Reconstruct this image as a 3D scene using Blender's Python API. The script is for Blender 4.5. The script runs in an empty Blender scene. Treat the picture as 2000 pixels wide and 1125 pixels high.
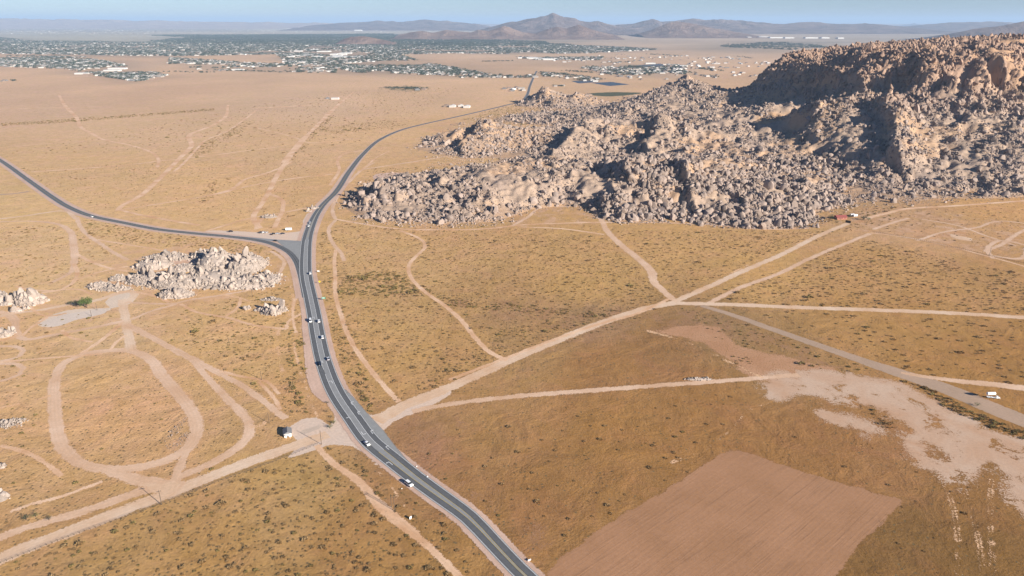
import bpy, bmesh, math, random
import numpy as np
from mathutils import Vector, Matrix
random.seed(7); rng = np.random.default_rng(7)
C = bpy.context.scene.collection
SC = bpy.context.scene
# ------------------------------------------------------------------ camera, sky, sun
F = 1340.0; PITCH = math.atan((562.5-42)/F); H = 240.0
cd = bpy.data.cameras.new('camera'); cam = bpy.data.objects.new('camera', cd); C.objects.link(cam)
cam.location = (0, 0, H); cam.rotation_euler = (math.pi/2-PITCH, 0, 0)
cd.sensor_width = 36; cd.lens = 36*F/2000; cd.clip_start = 1; cd.clip_end = 300000
SC.camera = cam
SUN_EL = math.radians(21.5); SUN_AZ = math.radians(-38)      # direction towards the sun, angle from +X
w = bpy.data.worlds.new('World'); SC.world = w; w.use_nodes = True
nt = w.node_tree; nt.nodes.clear()
sky = nt.nodes.new('ShaderNodeTexSky'); sky.sky_type = 'NISHITA'; sky.sun_disc = False
sky.sun_elevation = SUN_EL; sky.sun_rotation = math.pi/2-SUN_AZ
sky.altitude = 900; sky.air_density = 1.0; sky.dust_density = 0.15; sky.ozone_density = 3.0
bg = nt.nodes.new('ShaderNodeBackground'); bg.inputs['Strength'].default_value = 0.052
wo = nt.nodes.new('ShaderNodeOutputWorld'); tint = nt.nodes.new('ShaderNodeMix'); tint.data_type = 'RGBA'; tint.blend_type = 'MULTIPLY'; tint.inputs[0].default_value = 1; tint.inputs[7].default_value = (.66, .76, 1.0, 1)
nt.links.new(sky.outputs[0], tint.inputs[6]); nt.links.new(tint.outputs[2], bg.inputs[0]); nt.links.new(bg.outputs[0], wo.inputs[0])
sl = bpy.data.lights.new('sun', 'SUN'); sl.energy = 4.9; sl.angle = math.radians(0.5); sl.color = (1.0, .93, .83)
sun = bpy.data.objects.new('sun', sl); C.objects.link(sun)
sd_ = Vector((math.cos(SUN_EL)*math.cos(SUN_AZ), math.cos(SUN_EL)*math.sin(SUN_AZ), math.sin(SUN_EL)))
sun.rotation_euler = sd_.to_track_quat('Z', 'Y').to_euler()
SC.view_settings.view_transform = 'Standard'; SC.view_settings.look = 'None'
SC.view_settings.exposure = 1.12; SC.view_settings.gamma = 1; SC.view_settings.use_curve_mapping = False
SC.render.engine = 'CYCLES'; SC.cycles.transparent_max_bounces = 24; SC.cycles.max_bounces = 5
HAZE = 3.2e-5

# ------------------------------------------------------------------ ground coordinates read off the survey photograph
cp, sp = math.cos(PITCH), math.sin(PITCH)
def G(u, v, z=0.0):
    """point of the level z seen along the sight line u,v (photograph coordinates)"""
    u = np.asarray(u, float); v = np.asarray(v, float)
    b = (562.5-v)/F; dx = (u-1000)/F; dy = cp+sp*b; dz = -sp+cp*b
    t = (z-H)/dz
    return dx*t, dy*t
def AT(u, v, Y):
    b = (562.5-v)/F; dy = cp+sp*b; t = Y/dy
    return (u-1000)/F*t, Y, H+(-sp+cp*b)*t
def PR(x, y, z=0.0):
    d = y*cp-(z-H)*sp
    d = np.where(np.abs(d) < 1e-3, 1e-3, d)
    return 1000+F*x/d, 562.5-F*(y*sp+(z-H)*cp)/d
def PP(pts): return [tuple(float(c) for c in G(u, v)) for u, v in pts]
def spline(P, step=6.0, closed=False):
    P = [np.array(p, float) for p in P]; out = []
    n = len(P); rngi = range(n if closed else n-1)
    for i in rngi:
        if closed: a, b, c, d = P[i-1], P[i], P[(i+1) % n], P[(i+2) % n]
        else: a, b, c, d = P[max(i-1, 0)], P[i], P[i+1], P[min(i+2, n-1)]
        L = np.linalg.norm(c-b)
        k = max(1, int(L/step)); k = min(k, 40)
        # centripetal-ish tangents limited in length
        def tan(p, q, r):
            l1 = np.linalg.norm(q-p)+1e-6; l2 = np.linalg.norm(r-q)+1e-6
            t = (q-p)/l1*l2/(l1+l2)+(r-q)/l2*l1/(l1+l2)
            return t
        tb = tan(a, b, c) if np.linalg.norm(b-a) > 1e-6 else (c-b)/L
        tc = tan(b, c, d) if np.linalg.norm(d-c) > 1e-6 else (c-b)/L
        for j in range(k):
            s = j/k; h00 = 2*s**3-3*s*s+1; h10 = s**3-2*s*s+s; h01 = -2*s**3+3*s*s; h11 = s**3-s*s
            out.append(h00*b+h10*tb*L+h01*c+h11*tc*L)
    if not closed: out.append(P[-1])
    return np.array(out)
def sdpoly(x, y, poly):
    """signed distance, positive inside"""
    P = np.array(poly); d = np.full(x.shape, 1e18); ins = np.zeros(x.shape, bool)
    for i in range(len(P)):
        a = P[i-1]; b = P[i]; ex, ey = b-a; L2 = ex*ex+ey*ey+1e-9
        t = np.clip(((x-a[0])*ex+(y-a[1])*ey)/L2, 0, 1)
        d = np.minimum(d, (x-a[0]-t*ex)**2+(y-a[1]-t*ey)**2)
        c = ((a[1] > y) != (b[1] > y)) & (x < (b[0]-a[0])*(y-a[1])/(b[1]-a[1]+1e-12)+a[0])
        ins ^= c
    d = np.sqrt(d); return np.where(ins, d, -d)
def hash2(i, j, s=0):
    n = (i*374761393+j*668265263+s*974634777) & 0xffffffff
    n = ((n ^ (n >> 13))*1274126177) & 0xffffffff
    return ((n ^ (n >> 16)) & 0xffffff)/float(0xffffff)
def vnoise(x, y, s=0):
    xi = np.floor(x).astype(np.int64); yi = np.floor(y).astype(np.int64); fx = x-xi; fy = y-yi
    fx = fx*fx*(3-2*fx); fy = fy*fy*(3-2*fy)
    return (hash2(xi, yi, s)*(1-fx)+hash2(xi+1, yi, s)*fx)*(1-fy)+(hash2(xi, yi+1, s)*(1-fx)+hash2(xi+1, yi+1, s)*fx)*fy
def fbm(x, y, sc, o=4, s=0):
    r = 0; a = .5; t = 0
    for k in range(o):
        r = r+a*vnoise(x/sc+17.3*k, y/sc-9.1*k, s+k); t += a; a *= .5; sc = sc/2.03
    return r/t
def lin(c): return tuple(((k/255)/12.92 if k/255 <= .04045 else ((k/255+.055)/1.055)**2.4) for k in c)

# ------------------------------------------------------------------ tagging and mesh helpers
def tag(o, label=None, cat=None, group=None, kind=None):
    if label: o['label'] = label
    if cat: o['category'] = cat
    if group: o['group'] = group
    if kind: o['kind'] = kind
    return o
def link(name, me, parent=None, loc=None, rz=None):
    o = bpy.data.objects.new(name, me); C.objects.link(o)
    if parent is not None: o.parent = parent
    if loc is not None: o.location = loc
    if rz is not None: o.rotation_euler = (0, 0, rz)
    return o
def mesh_from(name, verts, faces, mats=(), smooth=False, attrs=None):
    verts = np.asarray(verts, np.float32); faces = np.asarray(faces, np.int32)
    me = bpy.data.meshes.new(name); me.vertices.add(len(verts)); me.vertices.foreach_set('co', verts.ravel())
    k = faces.shape[1]; me.loops.add(faces.size); me.loops.foreach_set('vertex_index', faces.ravel())
    me.polygons.add(len(faces)); me.polygons.foreach_set('loop_start', np.arange(0, faces.size, k, dtype=np.int32))
    me.polygons.foreach_set('loop_total', np.full(len(faces), k, np.int32))
    if smooth: me.polygons.foreach_set('use_smooth', np.ones(len(faces), bool))
    for m in mats: me.materials.append(m)
    me.update(calc_edges=True); me.validate()
    if attrs:
        for n, (typ, dat) in attrs.items():
            a = me.attributes.new(n, typ, 'POINT')
            a.data.foreach_set({'FLOAT': 'value', 'FLOAT_VECTOR': 'vector', 'INT': 'value', 'FLOAT_COLOR': 'color'}[typ], np.asarray(dat).ravel())
    return me
class MB:
    """collects boxes, prisms and tubes into one mesh"""
    def __init__(s): s.bm = bmesh.new()
    def box(s, x0, x1, y0, y1, z0, z1, bev=0):
        r = bmesh.ops.create_cube(s.bm, size=1); v = r['verts']
        for q in v: q.co = Vector(((x0+x1)/2+q.co.x*(x1-x0), (y0+y1)/2+q.co.y*(y1-y0), (z0+z1)/2+q.co.z*(z1-z0)))
        if bev:
            es = list({e for q in v for e in q.link_edges}); bmesh.ops.bevel(s.bm, geom=es, offset=bev, segments=1, affect='EDGES')
        return s
    def tube(s, a, b, r0, r1=None, n=7):
        a = Vector(a); b = Vector(b); r1 = r0 if r1 is None else r1; d = (b-a)
        q = d.to_track_quat('Z', 'Y').to_matrix().to_4x4(); M = Matrix.Translation((a+b)/2) @ q
        bmesh.ops.create_cone(s.bm, cap_ends=True, segments=n, radius1=r0, radius2=r1, depth=d.length, matrix=M); return s
    def prism(s, pts, y0, y1, taper=1.0, zt=0):
        """side profile pts (x,z) extruded along y"""
        A = [s.bm.verts.new((x, y0*(taper if z > zt else 1), z)) for x, z in pts]
        B = [s.bm.verts.new((x, y1*(taper if z > zt else 1), z)) for x, z in pts]
        s.bm.faces.new(A[::-1] if y0 > y1 else A); s.bm.faces.new(B if y0 > y1 else B[::-1]); n = len(pts)
        for i in range(n): s.bm.faces.new((A[i], B[i], B[(i+1) % n], A[(i+1) % n]))
        return s
    def poly(s, pts):
        s.bm.faces.new([s.bm.verts.new(p) for p in pts]); return s
    def mesh(s, name, mat, smooth=False):
        bmesh.ops.recalc_face_normals(s.bm, faces=s.bm.faces)
        me = bpy.data.meshes.new(name); s.bm.to_mesh(me); s.bm.free(); me.materials.append(mat)
        if smooth:
            for p in me.polygons: p.use_smooth = True
        return me
    def build(s, name, mat, parent=None, **k): return link(name, s.mesh(name, mat), parent, **k)

# ------------------------------------------------------------------ materials
def new_mat(name):
    m = bpy.data.materials.new(name); m.use_nodes = True; n = m.node_tree; n.nodes.clear(); return m, n
def N(n, t, **kw):
    x = n.nodes.new(t)
    for k, v in kw.items():
        if k in x.inputs: x.inputs[k].default_value = v
        else: setattr(x, k, v)
    return x
def noise(n, co, scale, detail=4, rough=.55, dist=0):
    x = N(n, 'ShaderNodeTexNoise', Scale=scale, Detail=detail, Roughness=rough, Distortion=dist); n.links.new(co, x.inputs['Vector']); return x.outputs[0]
def ramp(n, f, a, b, c0=0., c1=1.):
    x = N(n, 'ShaderNodeMapRange'); x.inputs[1].default_value = a; x.inputs[2].default_value = b; x.inputs[3].default_value = c0; x.inputs[4].default_value = c1
    n.links.new(f, x.inputs[0]); return x.outputs[0]
def mth(n, op, a, b=None):
    x = N(n, 'ShaderNodeMath', operation=op)
    for i, v in enumerate((a, b)):
        if v is None: continue
        if isinstance(v, (int, float)): x.inputs[i].default_value = v
        else: n.links.new(v, x.inputs[i])
    return x.outputs[0]
def mixc(n, f, a, b, mode='MIX'):
    x = N(n, 'ShaderNodeMix', data_type='RGBA', blend_type=mode)
    for i, v in ((0, f), (6, a), (7, b)):
        if isinstance(v, (int, float)): x.inputs[i].default_value = v
        elif isinstance(v, tuple): x.inputs[i].default_value = (*v[:3], 1)
        else: n.links.new(v, x.inputs[i])
    return x.outputs[2]
def gray(n, f):
    x = N(n, 'ShaderNodeCombineColor')
    for i in range(3): n.links.new(f, x.inputs[i])
    return x.outputs[0]
def finish(m, n, col, rough=.9, bump=None, bstr=.5, bdist=.3, alpha=None, metal=0):
    b = N(n, 'ShaderNodeBsdfPrincipled'); b.inputs['Roughness'].default_value = rough; b.inputs['Metallic'].default_value = metal
    b.inputs['Specular IOR Level'].default_value = .25 if rough > .6 else .5
    if isinstance(col, tuple): b.inputs['Base Color'].default_value = (*col[:3], 1)
    else: n.links.new(col, b.inputs['Base Color'])
    if bump is not None:
        bp = N(n, 'ShaderNodeBump', Strength=bstr, Distance=bdist); n.links.new(bump, bp.inputs['Height']); n.links.new(bp.outputs[0], b.inputs['Normal'])
    if alpha is not None: n.links.new(alpha, b.inputs['Alpha'])
    o = N(n, 'ShaderNodeOutputMaterial'); n.links.new(b.outputs[0], o.inputs[0]); return m
def coords(n): return N(n, 'ShaderNodeTexCoord').outputs['Object']

K = 0.74                                           # photographed tone of sunlit level ground -> its base colour
def alb(c, k=None): return tuple(min(.8, q*w_) for q, w_ in zip(lin(c), (.90, .83, .75) if k is None else (k, k, k)))
def simple(name, col, rough=.6, metal=0, var=.12):
    m, n = new_mat(name); co = coords(n); f = ramp(n, noise(n, co, 2.5), .3, .7, 1-var, 1+var)
    return finish(m, n, mixc(n, 1.0, col, gray(n, f), 'MULTIPLY'), rough, metal=metal)
def ground_mat():
    m, n = new_mat('desert_soil'); co = coords(n)
    a = N(n, 'ShaderNodeAttribute', attribute_name='base').outputs['Color']
    cn = N(n, 'ShaderNodeAttribute', attribute_name='dry').outputs['Fac']
    # broad, middle and fine tone variation of soil and dry grass
    n1 = noise(n, co, .012, 6, .6, .6); n2 = noise(n, co, .09, 6, .65, .4); n3 = noise(n, co, .7, 5, .7)
    c = mixc(n, ramp(n, n1, .42, .66, 0, .38), a, mixc(n, 1.0, a, (1.14, 1.08, 1.10), 'MULTIPLY'))
    c = mixc(n, ramp(n, n2, .42, .66, 0, .8), c, mixc(n, 1.0, c, (.82, .79, .70), 'MULTIPLY'))
    c = mixc(n, 1.0, c, gray(n, ramp(n, n3, .25, .75, .80, 1.2)), 'MULTIPLY')
    # blotches: pinkish bare grit against yellow dry grass
    n5 = noise(n, co, .028, 6, .68, 1.0); c = mixc(n, ramp(n, n5, .50, .64, 0, .55), c, mixc(n, 1.0, c, (1.07, 1.0, 1.20), 'MULTIPLY')); c = mixc(n, ramp(n, n5, .50, .36, 0, .5), c, mixc(n, 1.0, c, (.98, .99, .84), 'MULTIPLY'))
    # streaks left by sheet wash
    mp = N(n, 'ShaderNodeMapping'); mp.inputs['Rotation'].default_value = (0, 0, .5); mp.inputs['Scale'].default_value = (.006, .05, 1)
    n.links.new(co, mp.inputs[0]); n4 = noise(n, mp.outputs[0], 1.0, 5, .62, 1.2)
    c = mixc(n, ramp(n, n4, .52, .72, 0, .5), c, mixc(n, 1.0, c, (1.16, 1.13, 1.12), 'MULTIPLY'))
    # small tufts of dry brush too small to stand as plants
    vo = N(n, 'ShaderNodeTexVoronoi', Scale=.42, Randomness=1.0); n.links.new(co, vo.inputs['Vector'])
    tuft = ramp(n, vo.outputs['Distance'], .20, .34, 1, 0)
    vs = N(n, 'ShaderNodeSeparateColor'); n.links.new(vo.outputs['Color'], vs.inputs[0])
    tuft = mth(n, 'MULTIPLY', tuft, mth(n, 'LESS_THAN', vs.outputs[0], cn))
    c = mixc(n, mth(n, 'MULTIPLY', tuft, .85), c, (.13, .095, .045))
    bmp = mth(n, 'ADD', mth(n, 'MULTIPLY', n3, .5), n2)
    return finish(m, n, c, .95, mth(n, 'ADD', bmp, mth(n, 'MULTIPLY', noise(n, co, .035, 5, .6, .6), 2.5)), .6, 1.1)
def sheet_mat(name, col, amp=1.5, soft=.6, nscale=.25, c2=None, strength=1.0, furrow=None, var=.12, lines=None, patchy=0.0):
    m, n = new_mat(name); co = coords(n)
    e = N(n, 'ShaderNodeAttribute', attribute_name='edge').outputs['Fac']
    nz = mth(n, 'MULTIPLY', mth(n, 'SUBTRACT', noise(n, co, nscale, 6, .7, .3), .5), 4*amp)
    a = ramp(n, mth(n, 'ADD', e, nz), -soft, soft, 0, strength)
    if patchy: a = mth(n, 'MULTIPLY', a, ramp(n, noise(n, co, .05, 5, .7, .5), .5-patchy, .62-patchy, .15, 1))
    # the cover thins out in grains and small patches, not as a film
    a = mth(n, 'GREATER_THAN', a, ramp(n, noise(n, co, .9, 3, .8), .32, .68, .02, .98))
    f = ramp(n, noise(n, co, .5, 6, .7), .25, .75, 1-var, 1+var); f2 = ramp(n, noise(n, co, .03, 4, .6, .5), .35, .65, 0, 1)
    c = mixc(n, f2, col, c2 or tuple(k*.9 for k in col)); c = mixc(n, 1.0, c, gray(n, f), 'MULTIPLY')
    if furrow is None and amp < 2: c = mixc(n, 1.0, c, gray(n, ramp(n, mth(n, 'SINE', mth(n, 'MULTIPLY', e, 2.6)), -1, 1, .965, 1.02)), 'MULTIPLY')   # wheel ruts run along the edges
    bump = noise(n, co, 1.2, 4)
    if furrow is not None:
        m0 = N(n, 'ShaderNodeMapping'); m0.inputs['Rotation'].default_value = (0, 0, -furrow); n.links.new(co, m0.inputs[0])
        mp = N(n, 'ShaderNodeMapping'); mp.inputs['Scale'].default_value = (.02, .8, 1); n.links.new(m0.outputs[0], mp.inputs[0]); q = noise(n, mp.outputs[0], 1.0, 5, .75, .15)
        q2 = ramp(n, noise(n, co, .035, 4, .6), .42, .6, .1, 1)
        c = mixc(n, mth(n, 'MULTIPLY', ramp(n, q, .52, .62, 0, .55), q2), c, tuple(k*.5 for k in col)); bump = q
    return finish(m, n, c, .93, bump, .35, .4, alpha=a)
def asphalt_mat(name, col, soft=.08, amp=.05, var=.1):
    m, n = new_mat(name); co = coords(n)
    e = N(n, 'ShaderNodeAttribute', attribute_name='edge').outputs['Fac']
    nz = mth(n, 'MULTIPLY', mth(n, 'SUBTRACT', noise(n, co, .4, 5, .6), .5), 4*amp)
    a = ramp(n, mth(n, 'ADD', e, nz), -soft, soft)
    c = mixc(n, 1.0, col, gray(n, ramp(n, noise(n, co, .25, 6, .7, .4), .3, .7, 1-var, 1+var)), 'MULTIPLY')
    c = mixc(n, 1.0, c, gray(n, ramp(n, noise(n, co, 3.0, 3), .3, .7, .93, 1.07)), 'MULTIPLY')
    return finish(m, n, c, .82, noise(n, co, 6, 3), .2, .05, alpha=a)
def rock_mat(name, c1, c2, c3, top=None):
    m, n = new_mat(name); geo = N(n, 'ShaderNodeNewGeometry'); co = geo.outputs['Position']
    r = N(n, 'ShaderNodeObjectInfo').outputs['Random']
    n1 = noise(n, co, .02, 5, .6); n2 = noise(n, co, .35, 6, .7, .5); n3 = noise(n, co, 1.6, 4, .7)
    c = mixc(n, ramp(n, mth(n, 'ADD', n1, mth(n, 'MULTIPLY', r, .22)), .42, .72), c1, c2)
    c = mixc(n, ramp(n, n2, .5, .68, 0, .65), c, c3)
    if top:
        z = N(n, 'ShaderNodeSeparateXYZ'); n.links.new(co, z.inputs[0])
        c = mixc(n, ramp(n, mth(n, 'ADD', z.outputs[2], mth(n, 'MULTIPLY', n1, 60)), 105, 175, 0, .8), c, mixc(n, r, top, tuple(k*.6 for k in top)))
    c = mixc(n, 1.0, c, gray(n, ramp(n, n3, .25, .75, .8, 1.18)), 'MULTIPLY')
    c = mixc(n, 1.0, c, gray(n, ramp(n, r, 0, 1, .66, 1.24)), 'MULTIPLY')
    return finish(m, n, c, .95, mth(n, 'ADD', n2, mth(n, 'MULTIPLY', n3, .5)), .6, .7)
def leaf_mat(name, col, col2):
    m, n = new_mat(name); co = coords(n); r = N(n, 'ShaderNodeObjectInfo').outputs['Random']
    c = mixc(n, r, col, col2); c = mixc(n, 1.0, c, gray(n, ramp(n, noise(n, co, 3.), .3, .7, .6, 1.4)), 'MULTIPLY')
    return finish(m, n, c, .8)

M = {}
M['soil'] = ground_mat()
M['dust'] = sheet_mat('pale_dust', alb((218, 198, 178)), 1.5, 1.1, .11, alb((206, 176, 148)))
M['dust2'] = sheet_mat('pink_dust', alb((218, 192, 170)), 1.4, 1.2, .11, alb((202, 170, 142)))
M['trail'] = sheet_mat('trail_dust', alb((226, 198, 172)), 1.0, .8, .12, alb((200, 160, 124)), .92)
M['faint'] = sheet_mat('faint_track_dust', alb((222, 188, 154)), 1.2, 1.2, .12, alb((212, 176, 142)), .8, patchy=.05)
M['wash'] = sheet_mat('wash_sand', alb((208, 170, 134)), 1.6, 1.2, .07, alb((190, 146, 108)), .75, patchy=.02)
M['gravel'] = sheet_mat('shoulder_gravel', alb((205, 180, 166)), .6, .6, .2, alb((192, 166, 152)))
M['apron'] = sheet_mat('apron_gravel', alb((206, 192, 182)), .8, .8, .12, alb((212, 192, 176)))
M['oldroad'] = sheet_mat('old_paving', alb((168, 148, 130)), .8, .7, .12, alb((178, 156, 138)))
_a, _b = G(1075, 1105), G(1430, 876); FUR = math.atan2(_b[1]-_a[1], _b[0]-_a[0])
M['plowed'] = sheet_mat('graded_soil', alb((170, 132, 102)), 2.6, .8, .08, alb((160, 123, 92)), furrow=FUR)
M['sandflat'] = sheet_mat('pale_sand', alb((188, 156, 130)), 9.0, 6.0, .04, alb((196, 174, 156)), patchy=.13)
M['pinkflat'] = sheet_mat('pink_sand', alb((188, 150, 120)), 9.0, 3.0, .035, alb((178, 138, 106)), .7)
M['scar'] = sheet_mat('bare_patch', alb((210, 178, 152)), 9.0, 6.0, .035, alb((196, 160, 128)), .6, patchy=.04)
M['brown'] = sheet_mat('brown_earth', alb((172, 136, 106)), 9.0, 9.0, .03, alb((158, 122, 92)), .5, patchy=.04)
M['asphalt'] = asphalt_mat('worn_asphalt', (.24, .24, .235))
M['darkasphalt'] = asphalt_mat('dark_asphalt', (.108, .11, .112), .6, .08)
M['midasphalt'] = asphalt_mat('mid_asphalt', (.25, .25, .24), .5, .2)
M['white_paint'] = simple('white_road_paint', (.62, .62, .6), .6)
M['yellow_paint'] = simple('yellow_road_paint', (.42, .32, .12), .6)
M['granite'] = rock_mat('pink_granite', (.335, .25, .195), (.27, .21, .175), (.20, .15, .115), (.42, .27, .185))
M['granite_pale'] = rock_mat('pale_granite', (.40, .325, .27), (.33, .27, .225), (.25, .20, .16))
M['brush'] = leaf_mat('desert_brush', (.19, .12, .05), (.27, .18, .085))
M['brush_green'] = leaf_mat('green_brush', (.15, .115, .04), (.22, .17, .06))
M['leaf'] = leaf_mat('tree_leaves', (.06, .10, .025), (.09, .13, .035))
M['leaf_dark'] = leaf_mat('dark_tree_leaves', (.035, .055, .03), (.05, .065, .035))
M['bark'] = simple('bark', (.12, .085, .06), .9)
M['wood'] = simple('weathered_pole_wood', (.10, .075, .055), .9)
M['steel'] = simple('galvanised_steel', (.35, .35, .35), .45, .6)
M['white'] = simple('white_paint', (.78, .78, .76), .4, 0, .04)
M['silver'] = simple('silver_paint', (.55, .56, .58), .35, .3, .04)
M['navy'] = simple('dark_blue_paint', (.012, .02, .045), .3, .2, .04)
M['black'] = simple('black_paint', (.02, .02, .022), .4, 0, .04)
M['glass'] = simple('dark_glass', (.015, .018, .022), .12, 0, 0)
M['rubber'] = simple('tyre_rubber', (.02, .02, .02), .85)
M['lamp'] = simple('lamp_lens', (.7, .68, .6), .2)
M['redlamp'] = simple('tail_lamp_lens', (.4, .02, .01), .2)
M['green_sign'] = simple('green_sign_face', (.01, .22, .12), .5)
M['yellow_sign'] = simple('yellow_sign_face', (.75, .55, .02), .5)
M['roofgrey'] = simple('grey_roof_shingle', (.17, .165, .165), .85)
M['stucco'] = simple('white_stucco', (.66, .62, .56), .9)
M['redroof'] = simple('red_metal_roof', (.27, .075, .06), .6)
M['hill'] = None

# ------------------------------------------------------------------ ground sheet
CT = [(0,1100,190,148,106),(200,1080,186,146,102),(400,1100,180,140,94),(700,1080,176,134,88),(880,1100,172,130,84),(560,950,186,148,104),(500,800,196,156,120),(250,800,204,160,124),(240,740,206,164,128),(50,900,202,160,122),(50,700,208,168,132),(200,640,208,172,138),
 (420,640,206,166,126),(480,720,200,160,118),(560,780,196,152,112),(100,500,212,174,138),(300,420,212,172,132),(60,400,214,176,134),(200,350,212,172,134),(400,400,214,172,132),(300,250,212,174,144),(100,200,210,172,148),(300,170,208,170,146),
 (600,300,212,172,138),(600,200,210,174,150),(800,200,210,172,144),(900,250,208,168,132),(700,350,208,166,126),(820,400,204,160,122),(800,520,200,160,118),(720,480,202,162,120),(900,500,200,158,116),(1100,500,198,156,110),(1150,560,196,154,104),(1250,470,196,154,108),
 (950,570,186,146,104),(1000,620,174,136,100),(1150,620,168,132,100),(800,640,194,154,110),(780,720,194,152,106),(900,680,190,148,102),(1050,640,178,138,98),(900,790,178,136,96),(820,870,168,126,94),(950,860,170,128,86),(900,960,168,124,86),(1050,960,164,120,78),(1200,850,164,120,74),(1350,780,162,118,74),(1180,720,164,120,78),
 (1300,680,158,116,78),(1400,640,158,124,88),(1550,690,160,124,84),(1500,950,158,114,72),(1400,860,160,116,74),(1600,880,156,112,72),(1750,900,160,116,78),(1900,1080,134,98,56),(1750,1080,136,100,60),(1950,960,150,108,66),(1500,550,194,152,104),(1700,520,190,146,100),(1900,560,186,142,96),(1650,640,182,138,90),  # lower right: grass colour, with vignette and dimmer light mixed into the tones
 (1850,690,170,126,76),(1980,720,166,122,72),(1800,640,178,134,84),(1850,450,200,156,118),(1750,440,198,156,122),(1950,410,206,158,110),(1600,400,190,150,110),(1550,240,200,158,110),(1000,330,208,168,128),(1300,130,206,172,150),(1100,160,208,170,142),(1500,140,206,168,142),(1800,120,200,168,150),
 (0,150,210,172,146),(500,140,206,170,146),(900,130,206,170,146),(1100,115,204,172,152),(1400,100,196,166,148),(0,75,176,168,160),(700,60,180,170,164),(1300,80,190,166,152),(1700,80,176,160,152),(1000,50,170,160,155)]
TOWN = [[(-60,66),(60,80),(330,82),(700,80),(950,84),(1100,88),(1210,92),(1290,97),(1150,104),(1000,106),(880,104),(780,107),(830,122),(960,146),(880,148),(700,142),(640,130),(560,126),(540,106),(330,110),(-60,104)],
        [(-60,108),(170,112),(230,125),(330,148),(270,160),(200,150),(130,135),(-60,128)]]
TOWN2 = [[(330,112),(500,124),(650,126),(660,143),(520,141),(400,138),(330,125)],[(1130,132),(1220,126),(1340,128),(1340,146),(1310,152),(1200,148)],[(960,146),(1010,150),(1040,146),(1050,152),(900,152)],
         [(1055,142),(1110,146),(1180,156),(1160,160),(1060,149)],[(0,62),(500,62),(500,56),(0,52)],[(500,65),(1000,70),(1000,76),(600,74)],[(1040,112),(1180,112),(1170,118),(1040,117)]]
DARKTOWN = [[(330,68),(760,66),(1000,76),(1080,84),(900,92),(600,88),(330,84)],[(1455,88),(1580,84),(1640,92),(1560,98),(1480,96)]]
TOWNW = [PP(p) for p in TOWN]; TOWN2W = [PP(p) for p in TOWN2]; DARKW = [PP(p) for p in DARKTOWN]
def pxc(x, y):                                      # plan coordinates that are even in bearing and log distance
    yy = np.maximum(y, 150.); return x/yy*1.6, np.log(yy)
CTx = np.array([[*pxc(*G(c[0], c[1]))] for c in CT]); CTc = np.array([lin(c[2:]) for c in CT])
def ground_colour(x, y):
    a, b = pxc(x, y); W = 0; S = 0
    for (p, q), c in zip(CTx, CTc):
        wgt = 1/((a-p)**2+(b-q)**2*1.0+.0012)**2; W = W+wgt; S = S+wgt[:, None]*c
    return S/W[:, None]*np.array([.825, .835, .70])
def mask(x, y, polys, soft):
    r = np.zeros(x.shape)
    for p in polys: r = np.maximum(r, np.clip(.5+sdpoly(x, y, p)/soft, 0, 1))
    return r
def warp(x, y, a, sc, s=0): return x+(fbm(x, y, sc, 3, s)-.5)*2*a, y+(fbm(x, y, sc, 3, s+9)-.5)*2*a
def make_ground():
    ang = np.concatenate([np.linspace(-42, 42, 460), np.linspace(42, 318, 90)[1:-1]])
    rad = np.concatenate([[1.], np.geomspace(60, 90000, 330)])
    A, R = np.meshgrid(np.radians(ang), rad); x = (R*np.sin(A)).ravel(); y = (R*np.cos(A)).ravel(); z = np.zeros_like(x)
    nr, na = A.shape; i = np.arange(nr-1)[:, None]*na; j = np.arange(na)[None]; j2 = (j+1) % na
    f = np.stack([i+j, i+j2, i+na+j2, i+na+j], -1).reshape(-1, 4)
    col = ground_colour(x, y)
    d = np.hypot(x, y)
    wob = (fbm(x, y, 900, 4, 3)-.5)*700
    t = mask(x+wob, y+wob*.6, TOWNW, 400)*(d > 2500); t2 = mask(x, y, TOWN2W, 200)*(d > 2500); t3 = mask(*warp(x, y, 900, 1400, 5), DARKW, 1500)*(d > 4000)
    g = np.array([.19, .165, .135]); g3 = np.array([.05, .075, .07])
    for m_, gc, st in ((t, g, .55), (t2, g, .35), (t3, g3, .75)): col = col*(1-st*m_[:, None])+gc*st*m_[:, None]
    p = fbm(x, y, 1500, 4, 11)[:, None]; q = fbm(x, y, 260, 4, 21)[:, None]
    col = col*(1+(p-.5)*.35*(d > 1500)[:, None]+(q-.5)*.22)
    u, v = PR(x, np.maximum(y, 60)); dry = np.clip(.30-.0+.35*(fbm(x, y, 120, 3, 5)-.5)*2, .05, .8)
    dry = np.where((v < 345), .42, dry); dry = np.where((v > 800) & (u > 1050), .10, dry); dry = np.where((d > 3500), .15, dry)
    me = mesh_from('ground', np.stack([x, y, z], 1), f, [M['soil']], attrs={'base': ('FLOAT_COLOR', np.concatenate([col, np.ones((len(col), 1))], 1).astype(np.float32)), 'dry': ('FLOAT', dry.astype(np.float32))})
    tag(link('ground', me), 'tan desert floor with patches of dry grass reaching to the horizon', None, None, 'structure')
make_ground()

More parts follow.
